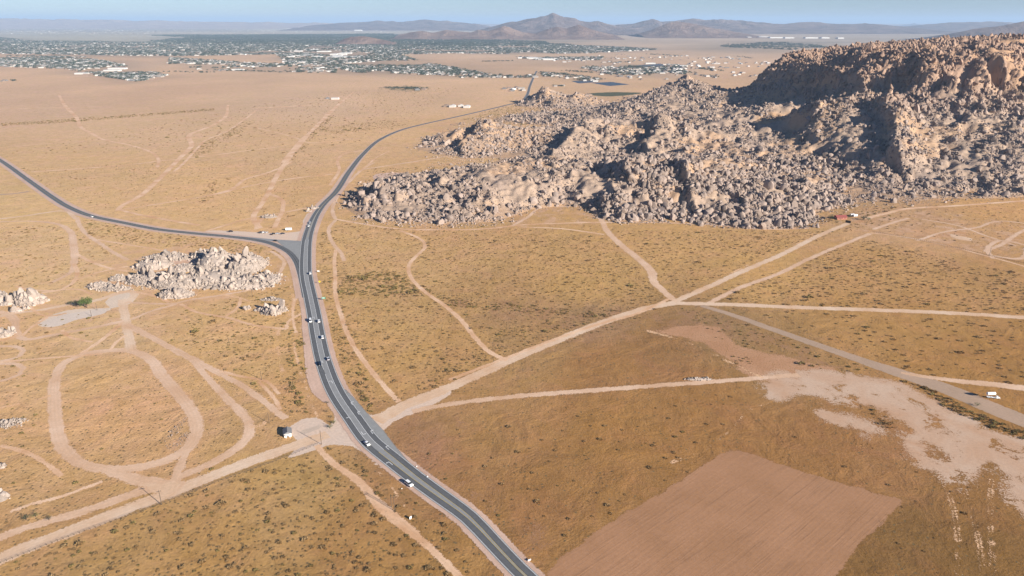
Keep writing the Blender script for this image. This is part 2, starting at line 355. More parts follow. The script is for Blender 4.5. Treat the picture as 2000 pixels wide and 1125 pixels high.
# ------------------------------------------------------------------ strips and sheets on the ground
ZL = [0.02]
AVOID = []                                          # (polyline, half width) kept free of plants
def nextz():
    ZL[0] += .0004; return ZL[0]
def strip(name, pts, width, mat, label, cat=None, px=True, closed=False, margin=1.2, z=None, step=6., avoid=True, kind='structure', group=None):
    P = PP(pts) if px else pts; P = spline(P, step, closed); n = len(P)
    wv = np.interp(np.linspace(0, 1, n), np.linspace(0, 1, len(width)), width) if isinstance(width, (list, tuple)) else np.full(n, float(width))
    T = np.roll(P, -1, 0)-np.roll(P, 1, 0)
    if not closed: T[0] = P[1]-P[0]; T[-1] = P[-1]-P[-2]
    T /= np.linalg.norm(T, axis=1)[:, None]+1e-9; Nn = np.stack([-T[:, 1], T[:, 0]], 1)
    z = nextz() if z is None else z; hw = (wv/2)[:, None]
    L = P+Nn*(hw+margin); R = P-Nn*(hw+margin); zz = np.full((n, 1), z)
    V = np.concatenate([np.hstack([L, zz]), np.hstack([P, zz]), np.hstack([R, zz])])
    e = np.concatenate([np.full(n, -margin), wv/2, np.full(n, -margin)])
    k = np.arange(n if closed else n-1); k2 = (k+1) % n
    f = np.concatenate([np.stack([k2, k, k+n, k2+n], 1), np.stack([k2+n, k+n, k+2*n, k2+2*n], 1)])
    o = link(name, mesh_from(name, V, f, [mat], attrs={'edge': ('FLOAT', e.astype(np.float32))}))
    tag(o, label, cat, group, kind)
    if avoid: AVOID.append((P[::2] if n > 30 else P, float(np.mean(wv))/2))
    return o
def sheet(name, poly, mat, label, res=3., margin=4., z=None, px=True, avoid=True, smooth=True):
    P = PP(poly) if px else poly
    if smooth: P = spline(P, 8, True)
    P = np.array(P); x0, y0 = P.min(0)-margin; x1, y1 = P.max(0)+margin
    nx = int((x1-x0)/res)+2; ny = int((y1-y0)/res)+2
    if nx*ny > 60000: s = math.sqrt(nx*ny/60000); res *= s; nx = int((x1-x0)/res)+2; ny = int((y1-y0)/res)+2
    X, Y = np.meshgrid(x0+np.arange(nx)*res, y0+np.arange(ny)*res); e = sdpoly(X.ravel(), Y.ravel(), P)
    i = np.arange(ny-1)[:, None]*nx; j = np.arange(nx-1)[None]; f = np.stack([i+j, i+j+1, i+nx+j+1, i+nx+j], -1).reshape(-1, 4)
    f = f[e[f].max(1) > -margin]; used = np.unique(f); mp = np.zeros(nx*ny, int); mp[used] = np.arange(len(used))
    z = nextz() if z is None else z; V = np.stack([X.ravel(), Y.ravel(), np.full(nx*ny, z)], 1)[used]
    o = link(name, mesh_from(name, V, mp[f], [mat], attrs={'edge': ('FLOAT', e[used].astype(np.float32))}))
    tag(o, label, None, None, 'structure')
    if avoid: AVOIDP.append(P)
    return o
AVOIDP = []
S = sheet
# bare and graded areas
S('bare_soil', [(860,800),(770,838),(762,860),(800,905),(880,960),(960,1040),(1050,1100),(1090,1060),(1000,980),(930,920),(900,860),(920,820)], M['brown'], 'brown stony soil on the right verge of the highway', margin=10, avoid=False)
S('bare_soil', [(940,575),(1060,590),(1180,600),(1290,585),(1240,625),(1100,680),(1060,655),(980,625),(870,590)], M['brown'], 'darker brown soil between the scrub field and the dirt road', margin=10, avoid=False)
S('bare_soil', [(1320,600),(1400,612),(1560,668),(1700,715),(1640,735),(1480,700),(1370,665),(1250,645),(1230,635)], M['brown'], 'brown weedy soil south of the old paved lane', margin=10, avoid=False)
S('pale_ground', [(1700,410),(1850,415),(1960,430),(1890,440),(1960,475),(1960,500),(1800,470),(1700,455),(1640,440)], M['scar'], 'pale scraped ground below the mesa', margin=10, avoid=False)
S('gravel_lot', [(1855,457),(1872,460),(1900,466),(1896,471),(1870,467)], M['dust'], 'short white strip on the scraped ground', margin=3, avoid=False)
S('pale_ground', [(1840,418),(1900,425),(1960,432),(2080,445),(2080,520),(1990,510),(1940,495),(1930,470),(1880,450),(1830,440)], M['scar'], 'graded lot with tracks at the right edge', margin=8, avoid=False)
S('pale_ground', [(1040,410),(1070,402),(1140,404),(1168,420),(1172,436),(1090,440),(1010,444)], M['scar'], 'pale gravel fan at the foot of the boulder ridge', margin=8, avoid=False)
S('pale_ground', [(170,580),(260,600),(330,610),(250,625),(170,640),(60,650),(30,600),(40,580)], M['scar'], 'pale ground around the camp below the pale outcrop', margin=8, avoid=False)
S('pale_ground', [(340,500),(400,498),(410,512),(370,520),(330,515)], M['gravel'], 'gravel hollow inside the pale outcrop', margin=4, avoid=False)
S('pale_ground', [(240,480),(520,470),(570,500),(560,560),(480,580),(300,600),(160,580),(190,530)], M['scar'], 'pale grit spread around the pale outcrop', margin=10, avoid=False)
S('sand_flat', [(1310,640),(1400,640),(1440,670),(1540,700),(1640,720),(1540,752),(1480,745),(1420,700),(1350,665),(1270,645)], M['pinkflat'], 'pink sandy strip beside the old paved lane', margin=10, avoid=False)
S('sand_flat', [(1480,740),(1560,722),(1702,736),(1807,769),(1842,797),(1895,815),(1937,836),(2060,880),(2060,960),(1951,920),(1905,940),(1877,955),(1839,930),(1790,906),(1765,871),(1755,822),(1702,794),(1615,787),(1580,776),(1500,775)], M['sandflat'], 'pale bare sand flat beside the wash', margin=12)
S('sand_flat', [(1590,801),(1632,801),(1702,822),(1723,843),(1692,860),(1660,839),(1615,825),(1594,811)], M['sandflat'], 'small pale sand patch left of the shrubby mound', margin=8)
S('sand_flat', [(1955,938),(2010,935),(2070,1000),(2060,1060),(2000,1000),(1965,975)], M['sandflat'], 'pale sand patch at the lower right field edge', margin=8)
S('sand_flat', [(1600,870),(1700,885),(1790,905),(1850,940),(1800,950),(1700,915)], sheet_mat('broken_sand', alb((186, 144, 112)), 4.0, .6, .11, alb((180, 136, 100)), .55, patchy=-.08), 'broken pale spots scattered in the brown field', margin=10, avoid=False)
S('graded_field', [(1430,876),(1520,905),(1620,938),(1700,960),(1768,974),(1735,1005),(1690,1050),(1640,1110),(1610,1180),(1030,1180),(1075,1108),(1130,1062),(1250,985),(1350,925)], M['plowed'], 'square pinkish field of graded soil with plough lines', smooth=False, margin=4)
S('old_paving', [(560,838),(590,818),(618,815),(640,828),(652,850),(680,838),(672,852),(690,862),(640,870),(600,885),(560,895),(585,868)], M['apron'], 'grey paved apron of the junction by the kiosk', margin=3)
S('old_paving', [(648,775),(662,790),(690,835),(720,880),(760,925),(730,905),(690,872),(655,868),(632,850),(628,838),(652,826),(648,800)], M['apron'], 'grey paved flare between the kiosk apron and the highway', margin=3)
S('paving_pad', [(583,845),(596,838),(625,829),(630,834),(612,842),(590,850)], sheet_mat('concrete_pad', alb((198, 184, 172)), .3, .4, .2), 'pale concrete pad beside the kiosk', margin=2, smooth=False)
S('old_paving', [(700,792),(724,812),(748,806),(800,782),(850,762),(880,762),(812,806),(768,824),(748,842),(754,865),(790,902),(826,940),(800,930),(750,870),(715,830)], M['apron'], 'dusty paved mouth of the right hand dirt road', margin=3)
S('gravel_lot', [(400,452),(470,452),(540,455),(585,452),(592,430),(606,415),(610,418),(598,450),(590,468),(500,466),(400,458)], M['apron'], 'grey gravel pull-out north of the highway junction', margin=3)
S('gravel_lot', [(232,572),(262,568),(268,580),(245,598),(200,602),(130,606),(70,632),(100,640),(175,615),(215,606),(205,590)], sheet_mat('camp_gravel', alb((214, 200, 186)), .9, .8, .12), 'pale gravel lot beside the green trees', margin=4, avoid=False)
S('gravel_lot', [(75,634),(130,614),(210,606),(205,612),(150,624),(110,638)], sheet_mat('camp_concrete', alb((210, 200, 192)), .5, .5, .2), 'long pale slab of an old foundation', margin=3, avoid=False)
S('gravel_lot', [(735,340),(780,337),(788,350),(745,357),(730,350)], M['gravel'], 'pinkish gravel lot behind the boulder knoll', margin=4, avoid=False)
S('pale_ground', [(860,240),(940,238),(990,245),(900,262),(850,256)], M['scar'], 'sandy opening beside the far road bend', margin=10, avoid=False)
S('green_patch', [(740,171),(800,167),(838,174),(800,179),(760,176)], sheet_mat('green_crop', (.10, .10, .05), 14, 16, .03, patchy=.02), 'small dark green cultivated plot in the far desert', margin=20, res=12, avoid=False)
S('green_patch', [(1145,184),(1200,180),(1250,181),(1180,188)], sheet_mat('green_crop_far', (.075, .08, .04), 8, 6, .02), 'dull green farm strip beyond the far boulder hill', margin=20, res=12, avoid=False)
S('solar_field', [(1115,158),(1160,157),(1172,160),(1130,163)], sheet_mat('solar_panels', (.07, .09, .12), 2, 3, .02), 'smaller blue grey solar field in the far desert', margin=10, res=12, avoid=False, smooth=False)
S('solar_field', [(1155,162),(1195,160),(1230,165),(1190,168)], sheet_mat('solar_panels_far', (.05, .08, .12), 2, 3, .02), 'larger blue grey solar field in the far desert', margin=10, res=12, avoid=False, smooth=False)
S('solar_field', [(1238,128),(1290,124),(1300,129),(1260,133)], sheet_mat('solar_panels_hazy', (.10, .11, .13), 2, 3, .02), 'hazy grey solar field beside the far village', margin=10, res=14, avoid=False, smooth=False)

def T(pts, w_, mat, label, name='dirt_track', **k): return strip(name, pts, w_, M[mat], label, **k)
T([(-40,1112),(0,1092),(100,1052),(316,969),(420,928),(500,897),(560,876),(600,862),(640,848)], 9.5, 'dust', 'wide pale dirt road running to the kiosk junction', 'dirt_road')
T([(735,822),(790,792),(850,768),(920,738),(1000,702),(1100,660),(1200,622),(1290,596),(1330,590)], [11,9,9,9], 'dust', 'wide pale dirt road rising right of the highway', 'dirt_road')
T([(1310,592),(1380,562),(1450,530),(1520,500),(1600,460),(1648,440),(1658,436)], 7, 'dust', 'straight dirt road toward the red roofed house', 'dirt_road')
T([(877,742),(950,714),(1070,668),(1160,636),(1245,612),(1308,583)], 3.5, 'trail', 'narrow track on the bank above the wide dirt road')
T([(1330,580),(1390,553),(1440,528),(1520,492),(1600,458)], 3, 'faint', 'faint bank track beside the straight dirt road')
T([(1690,427),(1730,417),(1770,408),(1850,403),(1920,398),(2060,388)], 7, 'trail', 'track along the foot of the mesa')
T([(1658,437),(1700,428),(1760,412),(1800,405)], 9, 'wash', 'gravelly wash behind the red roofed house')
T([(1705,448),(1740,436),(1775,426)], 5, 'dust2', 'short dirt spur beside the scraped ground')
T([(1385,592),(1450,560),(1520,535),(1575,508),(1640,480),(1700,456)], 5.5, 'dust2', 'second dirt track slanting across the right field')
T([(1310,592),(1400,594),(1550,600),(1700,605),(1850,611),(2000,620),(2100,626)], 8, 'dust', 'level pale dirt road crossing the right fields', 'dirt_road')
T([(1370,597),(1430,615),(1500,640),(1600,675),(1700,710),(1800,743),(1860,764),(1930,794),(2000,822),(2100,860)], [6,8,9,10,16,18,18], 'oldroad', 'old grey paved lane slanting down to the water tank', 'paved_lane')
T([(1760,728),(1850,742),(1950,752),(2080,768)], [4,8,9], 'dust2', 'pink dusty track above the water tank')
T([(1120,403),(1150,405),(1172,425),(1185,450),(1215,480),(1250,508),(1272,530),(1278,552),(1300,572),(1316,586)], [5,7,8,9,9,7], 'dust2', 'winding dirt track from the ridge to the dirt road crossing')
T([(655,428),(700,436),(780,447),(860,449),(960,446),(1010,440),(1100,436),(1180,434),(1300,435),(1400,440),(1480,447),(1580,446)], 5, 'trail', 'dirt track along the foot of the boulder ridge')
T([(1010,443),(1100,447),(1180,458)], 4, 'trail', 'side track below the gravel fan')
T([(1000,441),(1030,425),(1060,405),(1120,403)], 4.5, 'dust2', 'track looping over the gravel fan')
T([(780,450),(800,457),(825,470),(830,483),(813,500),(798,520),(802,540),(830,570),(870,598),(905,630),(930,662),(960,690),(990,704)], 4.5, 'trail', 'winding track through the middle scrub field')
T([(655,428),(649,410),(655,392),(690,347),(712,328),(730,318)], 5, 'dust2', 'track hugging the highway past the boulder knoll')
T([(655,430),(643,445),(645,465),(655,482),(668,497),(672,510)], 4.5, 'dust2', 'short track right of the highway junction')
T([(656,488),(653,510),(655,540),(655,575),(665,612),(680,655),(700,690),(730,730),(760,765),(780,785)], 4, 'trail', 'trail following the right side of the highway')
T([(708,331),(760,323),(820,314),(870,305)], 6, 'dust2', 'sandy track from the highway toward the dark hill')
T([(870,305),(890,310),(935,315)], 4, 'trail', 'sandy track end at the foot of the dark hill')
T([(700,335),(715,325),(735,308),(760,295)], 4, 'trail', 'short sandy side track at the highway bend')
T([(785,336),(790,347),(800,355)], 4, 'trail', 'short pale path at the gravel lot')
T([(915,229),(940,231),(965,233)], 5, 'dust2', 'sandy turnout beside the far road')
T([(-20,430),(60,420),(115,412),(150,428)], 5.5, 'dust', 'pale dirt road meeting the left highway')
T([(-20,380),(30,378),(56,374)], 7, 'oldroad', 'grey paved side road at the left edge', 'paved_lane')
T([(150,424),(156,440),(170,458),(195,475),(225,495),(250,508)], 5, 'dust2', 'dirt track curving down to the pale outcrop')
T([(-20,434),(60,432),(110,437),(135,450),(143,475),(145,510),(135,535),(105,550),(95,556)], [4,4,6,8,8,7,4], 'dust2', 'broad dirt track bending down the left field')
T([(145,515),(150,540),(135,558),(120,566),(80,572)], 4, 'trail', 'side track leaving the bending left track')
T([(0,520),(50,505),(90,495),(140,492)], 3, 'faint', 'faint track across the left field')
T([(148,495),(180,512),(220,525),(250,530)], 4, 'trail', 'track leading to the left end of the pale outcrop')
T([(150,545),(200,530),(250,520)], 3.5, 'trail', 'thin trail below the left track')
T([(190,468),(250,478),(300,486),(350,495),(380,500)], 3.5, 'trail', 'thin trail above the pale outcrop')
T([(255,685),(285,696),(318,735),(350,772),(377,808),(384,842),(366,876),(330,897),(280,911),(220,917),(165,908),(128,882),(112,840),(106,780),(110,735),(130,706),(165,691),(210,685)], [7,8.5,8.5,8.5,7,8,8,7,7], 'dust2', 'oval dirt loop track in the lower left', 'dirt_loop', closed=True)
T([(238,585),(243,608),(247,630),(251,655),(257,685)], 7.5, 'dust', 'pale dirt stem joining the loop to the camp')
T([(246,633),(290,656),(330,677),(375,701),(430,730),(480,758),(520,788),(558,818)], [7,6,6,5,5], 'dust2', 'dirt track running from the camp to the kiosk')
T([(375,702),(400,732),(440,775),(470,805),(488,832),(482,855),(440,890),(390,915),(350,930),(325,950)], [5,5,6,7,6], 'dust2', 'dirt track curling down to the wide dirt road')
T([(488,835),(505,832),(530,812),(533,803)], 4, 'faint', 'faint spur near the kiosk')
T([(-20,1056),(70,1025),(160,1000),(245,970),(300,952),(335,945)], [6,6,7,8], 'dust2', 'dirt track parallel to the wide dirt road')
T([(200,915),(260,935),(320,948),(350,955)], [6,8,12], 'dust2', 'dirt connector below the oval loop')
T([(364,878),(350,915),(335,945)], 5, 'dust2', 'short dirt link from the loop to the road')
S('dirt_junction', [(262,938),(315,946),(345,938),(352,945),(345,962),(318,972),(300,962)], M['dust'], 'dusty junction beside the wide dirt road')
T([(243,627),(175,641),(105,654),(50,663),(36,655),(31,642),(28,624),(10,612),(-20,606)], [7,5,5,6,7,6], 'dust2', 'dirt road looping through the boulder camp')
T([(238,630),(210,655),(180,677),(160,690)], 4, 'trail', 'thin trail down to the oval loop')
T([(0,618),(28,612),(84,605),(133,595),(196,585),(227,574),(255,569),(264,577),(246,590)], [5,6,6,7,7,8], 'dust', 'pale dirt road past the green trees')
T([(246,590),(300,593),(345,592),(365,587),(430,577),(490,565),(530,548),(548,530),(555,512),(530,490)], 4, 'dust2', 'dirt track below the pale outcrop')
T([(256,624),(300,606),(345,594)], 4, 'dust2', 'short track east of the camp crossing')
T([(352,593),(380,608),(450,622),(500,636),(560,643)], 3.5, 'trail', 'thin trail across the scrub to the highway')
T([(560,643),(563,628),(590,612)], 3, 'trail', 'footpath at the highway verge')
T([(430,575),(470,582),(500,598),(510,610)], 3.5, 'faint', 'faint path by the small rock cluster')
T([(555,530),(568,560),(572,600),(560,625)], 3.5, 'faint', 'faint path beside the highway verge')
T([(545,640),(542,680),(548,710),(556,740)], 3.5, 'faint', 'faint path in the roadside scrub')
T([(615,600),(588,640),(576,660),(580,700),(592,740),(606,780),(622,820)], 2.2, 'faint', 'narrow ditch path left of the highway')
T([(-20,678),(30,677),(46,684),(38,696),(0,706)], 4, 'dust2', 'small dirt loop at the left edge')
T([(-20,712),(25,710),(46,719),(38,732),(10,742),(-20,748)], 4, 'dust2', 'second small dirt loop at the left edge')
T([(-10,708),(60,702),(120,697),(200,691)], 3, 'trail', 'thin trail above the oval loop')
T([(70,690),(100,682),(118,678)], 2.5, 'faint', 'faint trail stub above the loop')
T([(-10,798),(50,786),(100,772)], 3, 'faint', 'thin trail left of the oval loop')
for pts_, w_, l_ in [([(0,585),(40,592),(80,588)],4,'thin trail above the camp road'),([(60,600),(75,612),(95,618),(130,612)],3,'short camp path between low stones'),([(30,560),(90,568),(150,565),(180,575)],3,'thin trail under the left plain'),([(45,655),(60,640),(85,625),(100,612)],3,'camp path curving up to the slab'),([(265,570),(300,578),(330,590)],3.5,'thin path around the gravel turnaround'),([(470,582),(465,600),(440,618)],3,'thin path in the scrub'),([(500,598),(540,600),(565,598)],3,'thin path above the rocky knot'),([(590,560),(575,590),(572,620),(578,650)],2.5,'thin path down the verge scrub'),([(430,725),(470,735),(520,745),(545,770)],3,'faint path above the kiosk track'),([(245,655),(225,670),(215,684)],3,'faint path inside the camp stem'),([(120,645),(140,660),(180,668)],3,'faint path under the camp road'),([(0,870),(40,880),(90,905),(120,930)],3,'faint path left of the oval loop'),([(20,1000),(60,985),(120,970),(200,940)],3,'faint path above the parallel track'),([(505,745),(530,770),(548,800)],3,'faint path to the kiosk')]:
    T(pts_, w_, 'trail', l_)
T([(-10,668),(20,661),(36,655)], 4, 'trail', 'track joining the boulder camp at the left edge')
T([(618,870),(645,900),(700,940),(740,985),(790,1028),(840,1070),(905,1135)], [4,4,5,7,4,4], 'trail', 'trail through the lower left scrub field')
T([(745,1000),(780,1008),(820,1000),(835,990)], 3.5, 'faint', 'faint path from the trail to the highway')
T([(720,900),(760,945),(800,1000)], 2.0, 'faint', 'faint wheel ruts by the highway')
T([(805,803),(900,786),(1000,775),(1150,763),(1300,752),(1400,745),(1490,738),(1560,732)], 5.5, 'dust2', 'narrow dirt road crossing to the sand flat', 'dirt_road')
T([(1240,640),(1320,662),(1380,685),(1440,715),(1490,738)], 4, 'faint', 'faint worn path beside the pink sand')
for k in (0, 3): T([(1500+k,787),(1462,800+k),(1440+k,825),(1400+k,860),(1370,880+k),(1310,902+k)], 1.0, 'faint', 'curved wheel track in the brown field', 'wheel_track', margin=.6)
for pts in ([(1835,935),(1855,980),(1866,1040),(1868,1135)], [(1880,960),(1905,1040),(1918,1135)], [(1932,935),(1930,1000),(1938,1135)]):
    for k in (0, 7): T([(a+k, b) for a, b in pts], 1.0, 'faint', 'long wheel rut running down the lower right field', 'wheel_track', margin=.6)
T([(1700,455),(1760,462),(1850,480),(1920,498),(2000,520),(2080,545)], 3.5, 'trail', 'thin pale track along the fence')
T([(1790,470),(1850,452),(1905,445),(1960,432),(2030,440)], 4, 'dust2', 'pale edge track of the graded lot at the right edge')
T([(1800,428),(1860,438),(1930,462),(1985,480)], 4, 'dust2', 'pale diagonal track inside the graded lot')
T([(1925,492),(1935,478),(1960,470),(2000,478),(2040,490)], 5, 'dust2', 'dirt loop at the right edge')
T([(1940,505),(1930,492),(1955,478),(2000,450),(2020,442)], 5, 'dust2', 'dirt track rising at the right edge')
T([(1940,500),(1975,505),(2010,480)], 6, 'dust2', 'dirt bend at the right edge')
# desert washes and tracks of the far plain
T([(690,180),(655,210),(625,240),(600,265),(580,290),(560,315),(540,345),(525,375),(510,400),(495,425),(508,446)], [6.0,9.0,13.5,12.0,10.5,9.0,9.0,9.0,7.5,7.5], 'trail', 'long sandy wash crossing the far plain', 'wash')
T([(640,222),(615,250),(590,272),(566,300),(552,318)], 8.4, 'trail', 'braided side arm of the long wash', 'wash')
T([(446,205),(432,235),(408,248),(372,262),(374,285),(350,310),(310,350),(270,385),(235,405),(230,412)], [6.0,9.0,9.0,10.5,10.5,9.0,9.0,7.5], 'trail', 'second sandy wash winding across the plain', 'wash')
T([(500,216),(468,240),(440,258),(400,275),(385,290),(352,325),(340,335)], 5.6, 'trail', 'thin wash beside the second wash', 'wash')
T([(570,315),(530,335),(480,350),(450,370),(400,384)], 6.3, 'trail', 'side arm running off the long wash', 'wash')
T([(60,336),(150,330),(250,322),(310,315),(400,305),(500,292),(560,285)], 6.3, 'trail', 'straight faint track across the far plain')
T([(-20,290),(100,280),(220,272),(350,262)], 4.9, 'trail', 'upper straight faint track of the far plain')
T([(115,185),(130,210),(150,230),(160,250),(182,262),(200,272),(260,285),(300,300),(310,315),(307,328)], [7.5,10.5,10.5,9.0,7.5,6.0,6.0], 'trail', 'crooked wash on the left plain', 'wash')
T([(0,213),(130,210),(200,208)], 7.0, 'trail', 'thin horizontal track of the far plain')
T([(235,410),(330,395),(420,380),(480,365),(600,345),(650,340)], 5.6, 'trail', 'thin track curving toward the highway bend')
T([(525,378),(548,388),(552,410),(543,430),(535,446)], 6.3, 'trail', 'looping track above the gravel pull-out')
T([(735,292),(680,298),(660,312),(663,330),(645,362)], 5.6, 'trail', 'track left of the highway bend')
T([(400,452),(440,440),(490,426),(560,414),(610,404)], 4.2, 'trail', 'thin trail above the gravel pull-out')
T([(500,250),(545,260),(580,270),(610,279),(700,270)], 5.6, 'trail', 'thin track across the long wash')
T([(500,448),(505,435),(520,420)], 5.6, 'trail', 'short path to the gravel pull-out')
T([(235,410),(275,420),(330,430),(390,440)], 5.6, 'trail', 'track beside the left highway')
T([(500,211),(560,208),(610,205)], 19.6, 'trail', 'pale scraped strip on the far plain')

# ------------------------------------------------------------------ highway
MAIN = [(1044,1142,4.3),(1009.5,1109,4.3),(963,1060,4.6),(916,1011,5.2),(858,968,5.9),(810,941-8,6.3),(765,897,6.9),(726,865,7.2),(690,817.6,7.2),(658,770,7.2),(634,712,7.2),(621,658,7.3),(613,612,7.3),(606.5,581,7.3),(597.5,536,7.5),(597,500,7.6),(600.5,464,7.2),(608,440,6.4),(619.5,416,5.2),(633,398,4.5),(651.5,380,4),(681.5,336,3.9),(709.5,301,3.9),(748,269.5,3.9),(790,252,3.9),(832,241.5,3.9),(895,227.5,3.9),(958,213,3.9),(1000,203,3.9),(1018,199.5,3.9),(1026,191,3.9),(1035,168,3.9),(1044,147,3.9),(1048.5,138.5,3.9)]
mp_ = np.array(PP([(a, b) for a, b, c in MAIN])); MS = spline(mp_, 8); msep = []
dd = np.concatenate([[0], np.cumsum(np.linalg.norm(np.diff(MS, axis=0), axis=1))])
kidx = [int(np.argmin(np.linalg.norm(MS-p, axis=1))) for p in mp_]
msep = np.interp(dd, dd[kidx], [c for a, b, c in MAIN])
def offset(P, off):
    T_ = np.gradient(P, axis=0); T_ /= np.linalg.norm(T_, axis=1)[:, None]; return P+np.stack([T_[:, 1], -T_[:, 0]], 1)*np.asarray(off)[:, None]
def pstrip(name, P, width, mat, label, margin=.6, z=None, parent=None, avoid=False):
    n = len(P); wv = np.broadcast_to(np.asarray(width, float), (n,)); T_ = np.gradient(P, axis=0); T_ /= np.linalg.norm(T_, axis=1)[:, None]
    Nn = np.stack([-T_[:, 1], T_[:, 0]], 1); hw = (wv/2)[:, None]; zz = np.full((n, 1), z)
    V = np.concatenate([np.hstack([P+Nn*(hw+margin), zz]), np.hstack([P, zz]), np.hstack([P-Nn*(hw+margin), zz])]); k = np.arange(n-1)
    f = np.concatenate([np.stack([k+1, k, k+n, k+1+n], 1), np.stack([k+1+n, k+n, k+2*n, k+1+2*n], 1)]); e = np.concatenate([np.full(n, -margin), wv/2, np.full(n, -margin)])
    o = link(name, mesh_from(name, V, f, [mat], attrs={'edge': ('FLOAT', e.astype(np.float32))}), parent)
    if parent is None: tag(o, label, None, None, 'structure')
    if avoid: AVOID.append((P[::2], float(np.max(wv))/2))
    return o
# the right-turn slip lane from the left highway and the left highway itself
SIDE = spline(PP([(-90,268),(0,313),(52.5,350),(77,367.5),(105,387),(133,404),(175,421),(245,436),(315,449),(385,456.5),(455,463),(500,469),(524,474),(548,483),(566,494),(578,508),(586,528),(592,552),(598,581)]), 8)
SPUR = spline(PP([(400,458),(455,462.5),(500,466.5),(540,470),(575,472),(594,473)]), 8)
                                             # the roadbed stands a little proud of the desert
pstrip('road_shoulder', MS, np.interp(dd, [0, 350, 700, 900, 1200, 6000], [15, 21, 22, 20, 12, 10]), M['gravel'], 'pinkish gravel shoulder of the main highway', 2, 0.1300, avoid=True)
pstrip('road_shoulder', SIDE, 19., M['gravel'], 'pale gravel shoulder of the left highway', 2, 0.1100, avoid=True)
S('road_shoulder', [(470,470),(520,478),(556,494),(572,520),(580,560),(588,600),(590,640),(594,690),(600,740),(612,770),(640,790),(630,740),(610,660),(600,600),(585,530),(560,490)], M['gravel'], 'wide dirt verge left of the main highway', z=0.1500, margin=3)
S('road_island', [(540,471),(592,472),(592,500),(588,530),(578,503),(566,490)], M['midasphalt'], 'pale paved wedge between the two highways', z=0.1900, margin=2, smooth=False)
S('turning_lane', [(676,762),(692,778),(716,806),(748,840),(772,872),(800,905),(820,930),(800,925),(760,890),(720,845),(680,790),(660,750)], M['midasphalt'], 'light grey right turn lane by the junction', z=0.2000, margin=1.5, smooth=False)
road = pstrip('highway', MS, msep+5.4, M['asphalt'], 'main asphalt highway curving up through the desert', .6, 0.2300)
road2 = pstrip('highway', SIDE, np.interp(np.arange(len(SIDE)), [0, len(SIDE)*.86, len(SIDE)-1], [8.6, 8.6, 5.0]), M['asphalt'], 'left asphalt highway joining at the fork', .6, 0.2100)
pstrip('highway', SPUR, 7.0, M['asphalt'], 'short link road into the highway fork', .6, 0.2150)
seg = dd < dd[kidx[24]]; far = ~seg; P1 = MS; lane = np.clip(msep*.5, 2.0, 4)
def lanepart(nm, P, off, wd, z, road=road, mat='darkasphalt'): return pstrip(nm, offset(P, off), wd, M[mat], '', .4, z, parent=road)
for s in (-1, 1): lanepart('traffic_lane', MS, s*msep/2, 3.1, 0.2340+.002*s)
n2 = len(SIDE)
for s in (-1, 1): lanepart('traffic_lane', SIDE, np.full(n2, s*1.9) if s > 0 else np.interp(np.arange(n2), [0, n2*.85, n2-1], [-1.9, -1.9, 0]), 3.0, 0.2220+.001*s, road2)
near = MS[dd < dd[kidx[20]]]; sepn = msep[dd < dd[kidx[20]]]; nn = len(near)
def line(P, off, wd, mat, z, road=road, dash=None):
    Q = offset(P, np.broadcast_to(off, (len(P),)))
    if dash is None: return pstrip('road_line', Q, wd, M[mat], '', 0, z, parent=road)
line(near, sepn/2+2.1, .22, 'white_paint', 0.2420); line(near, -sepn/2-2.1, .22, 'white_paint', 0.2420)
k0 = kidx[5]; k1 = kidx[16]
line(MS[k0:k1], msep[k0:k1]/2-1.75, .26, 'white_paint', 0.2420); line(MS[k1-40:k1], -msep[k1-40:k1]/2+1.75, .26, 'white_paint', 0.2420)
line(MS[kidx[7]:k1-40], -msep[kidx[7]:k1-40]/2+1.75, .26, 'white_paint', 0.2425)
line(MS[:kidx[7]], -msep[:kidx[7]]/2+1.75, .30, 'yellow_paint', 0.2420); line(MS[:k0+4], msep[:k0+4]/2-1.75, .26, 'yellow_paint', 0.2430)
line(MS[kidx[16]:kidx[26]], 0, .3, 'yellow_paint', 0.2420)
line(SIDE[:int(n2*.86)], 0.0, .28, 'yellow_paint', 0.2300, road2); line(SIDE, 3.7, .2, 'white_paint', 0.2300, road2); line(SIDE[:int(n2*.84)], -3.7, .2, 'white_paint', 0.2300, road2)
def near_tangent(x, y):
    best = None
    for P in (MS, SIDE, SPUR):
        d = np.linalg.norm(P-[x, y], axis=1); i = int(np.argmin(d))
        if best is None or d[i] < best[0]:
            a = P[max(i-1, 0)]; b = P[min(i+1, len(P)-1)]; best = (d[i], math.atan2(*(b-a)[::-1]))
    return best[1]
def arrow(u, v, flip, right=False):
    x, y = map(float, G(u, v, .25)); a = near_tangent(x, y)+(math.pi if flip else 0); s = -1 if right else 1
    b = MB(); z0 = 0
    b.poly([(-2.3, -.17, z0), (.6, -.17, z0), (.6, .17, z0), (-2.3, .17, z0)])
    b.poly([(.6, -.17, z0), (1.0, .25*s-.17, z0), (1.0, 1.2*s, z0), (.6, 1.2*s, z0)] if s > 0 else [(.6, .17, z0), (.6, -1.2, z0), (1.0, -1.2, z0), (1.0, -.1, z0)])
    b.poly([(.35, 1.1*s, z0), (1.25, 1.1*s, z0), (.8, 2.0*s, z0)])
    o = b.build('turn_arrow', M['white_paint'], road); o.location = (x, y, 0.2460); o.rotation_euler = (0, 0, a); o['label'] = 'worn white turn arrow'
    o.scale = (1.25, 1.1, 1)
for u, v, f, r in [(683,816,0,0),(708,847,1,0),(761.5,903.5,0,0),(613.5,620,0,0),(620,658,1,0),(630,706,0,0),(686,787,0,1),(699,806,0,1),(725,843,0,1),(755,874,0,1),(648,745,0,0)]: arrow(u, v, f, bool(r))

exec_hills = True
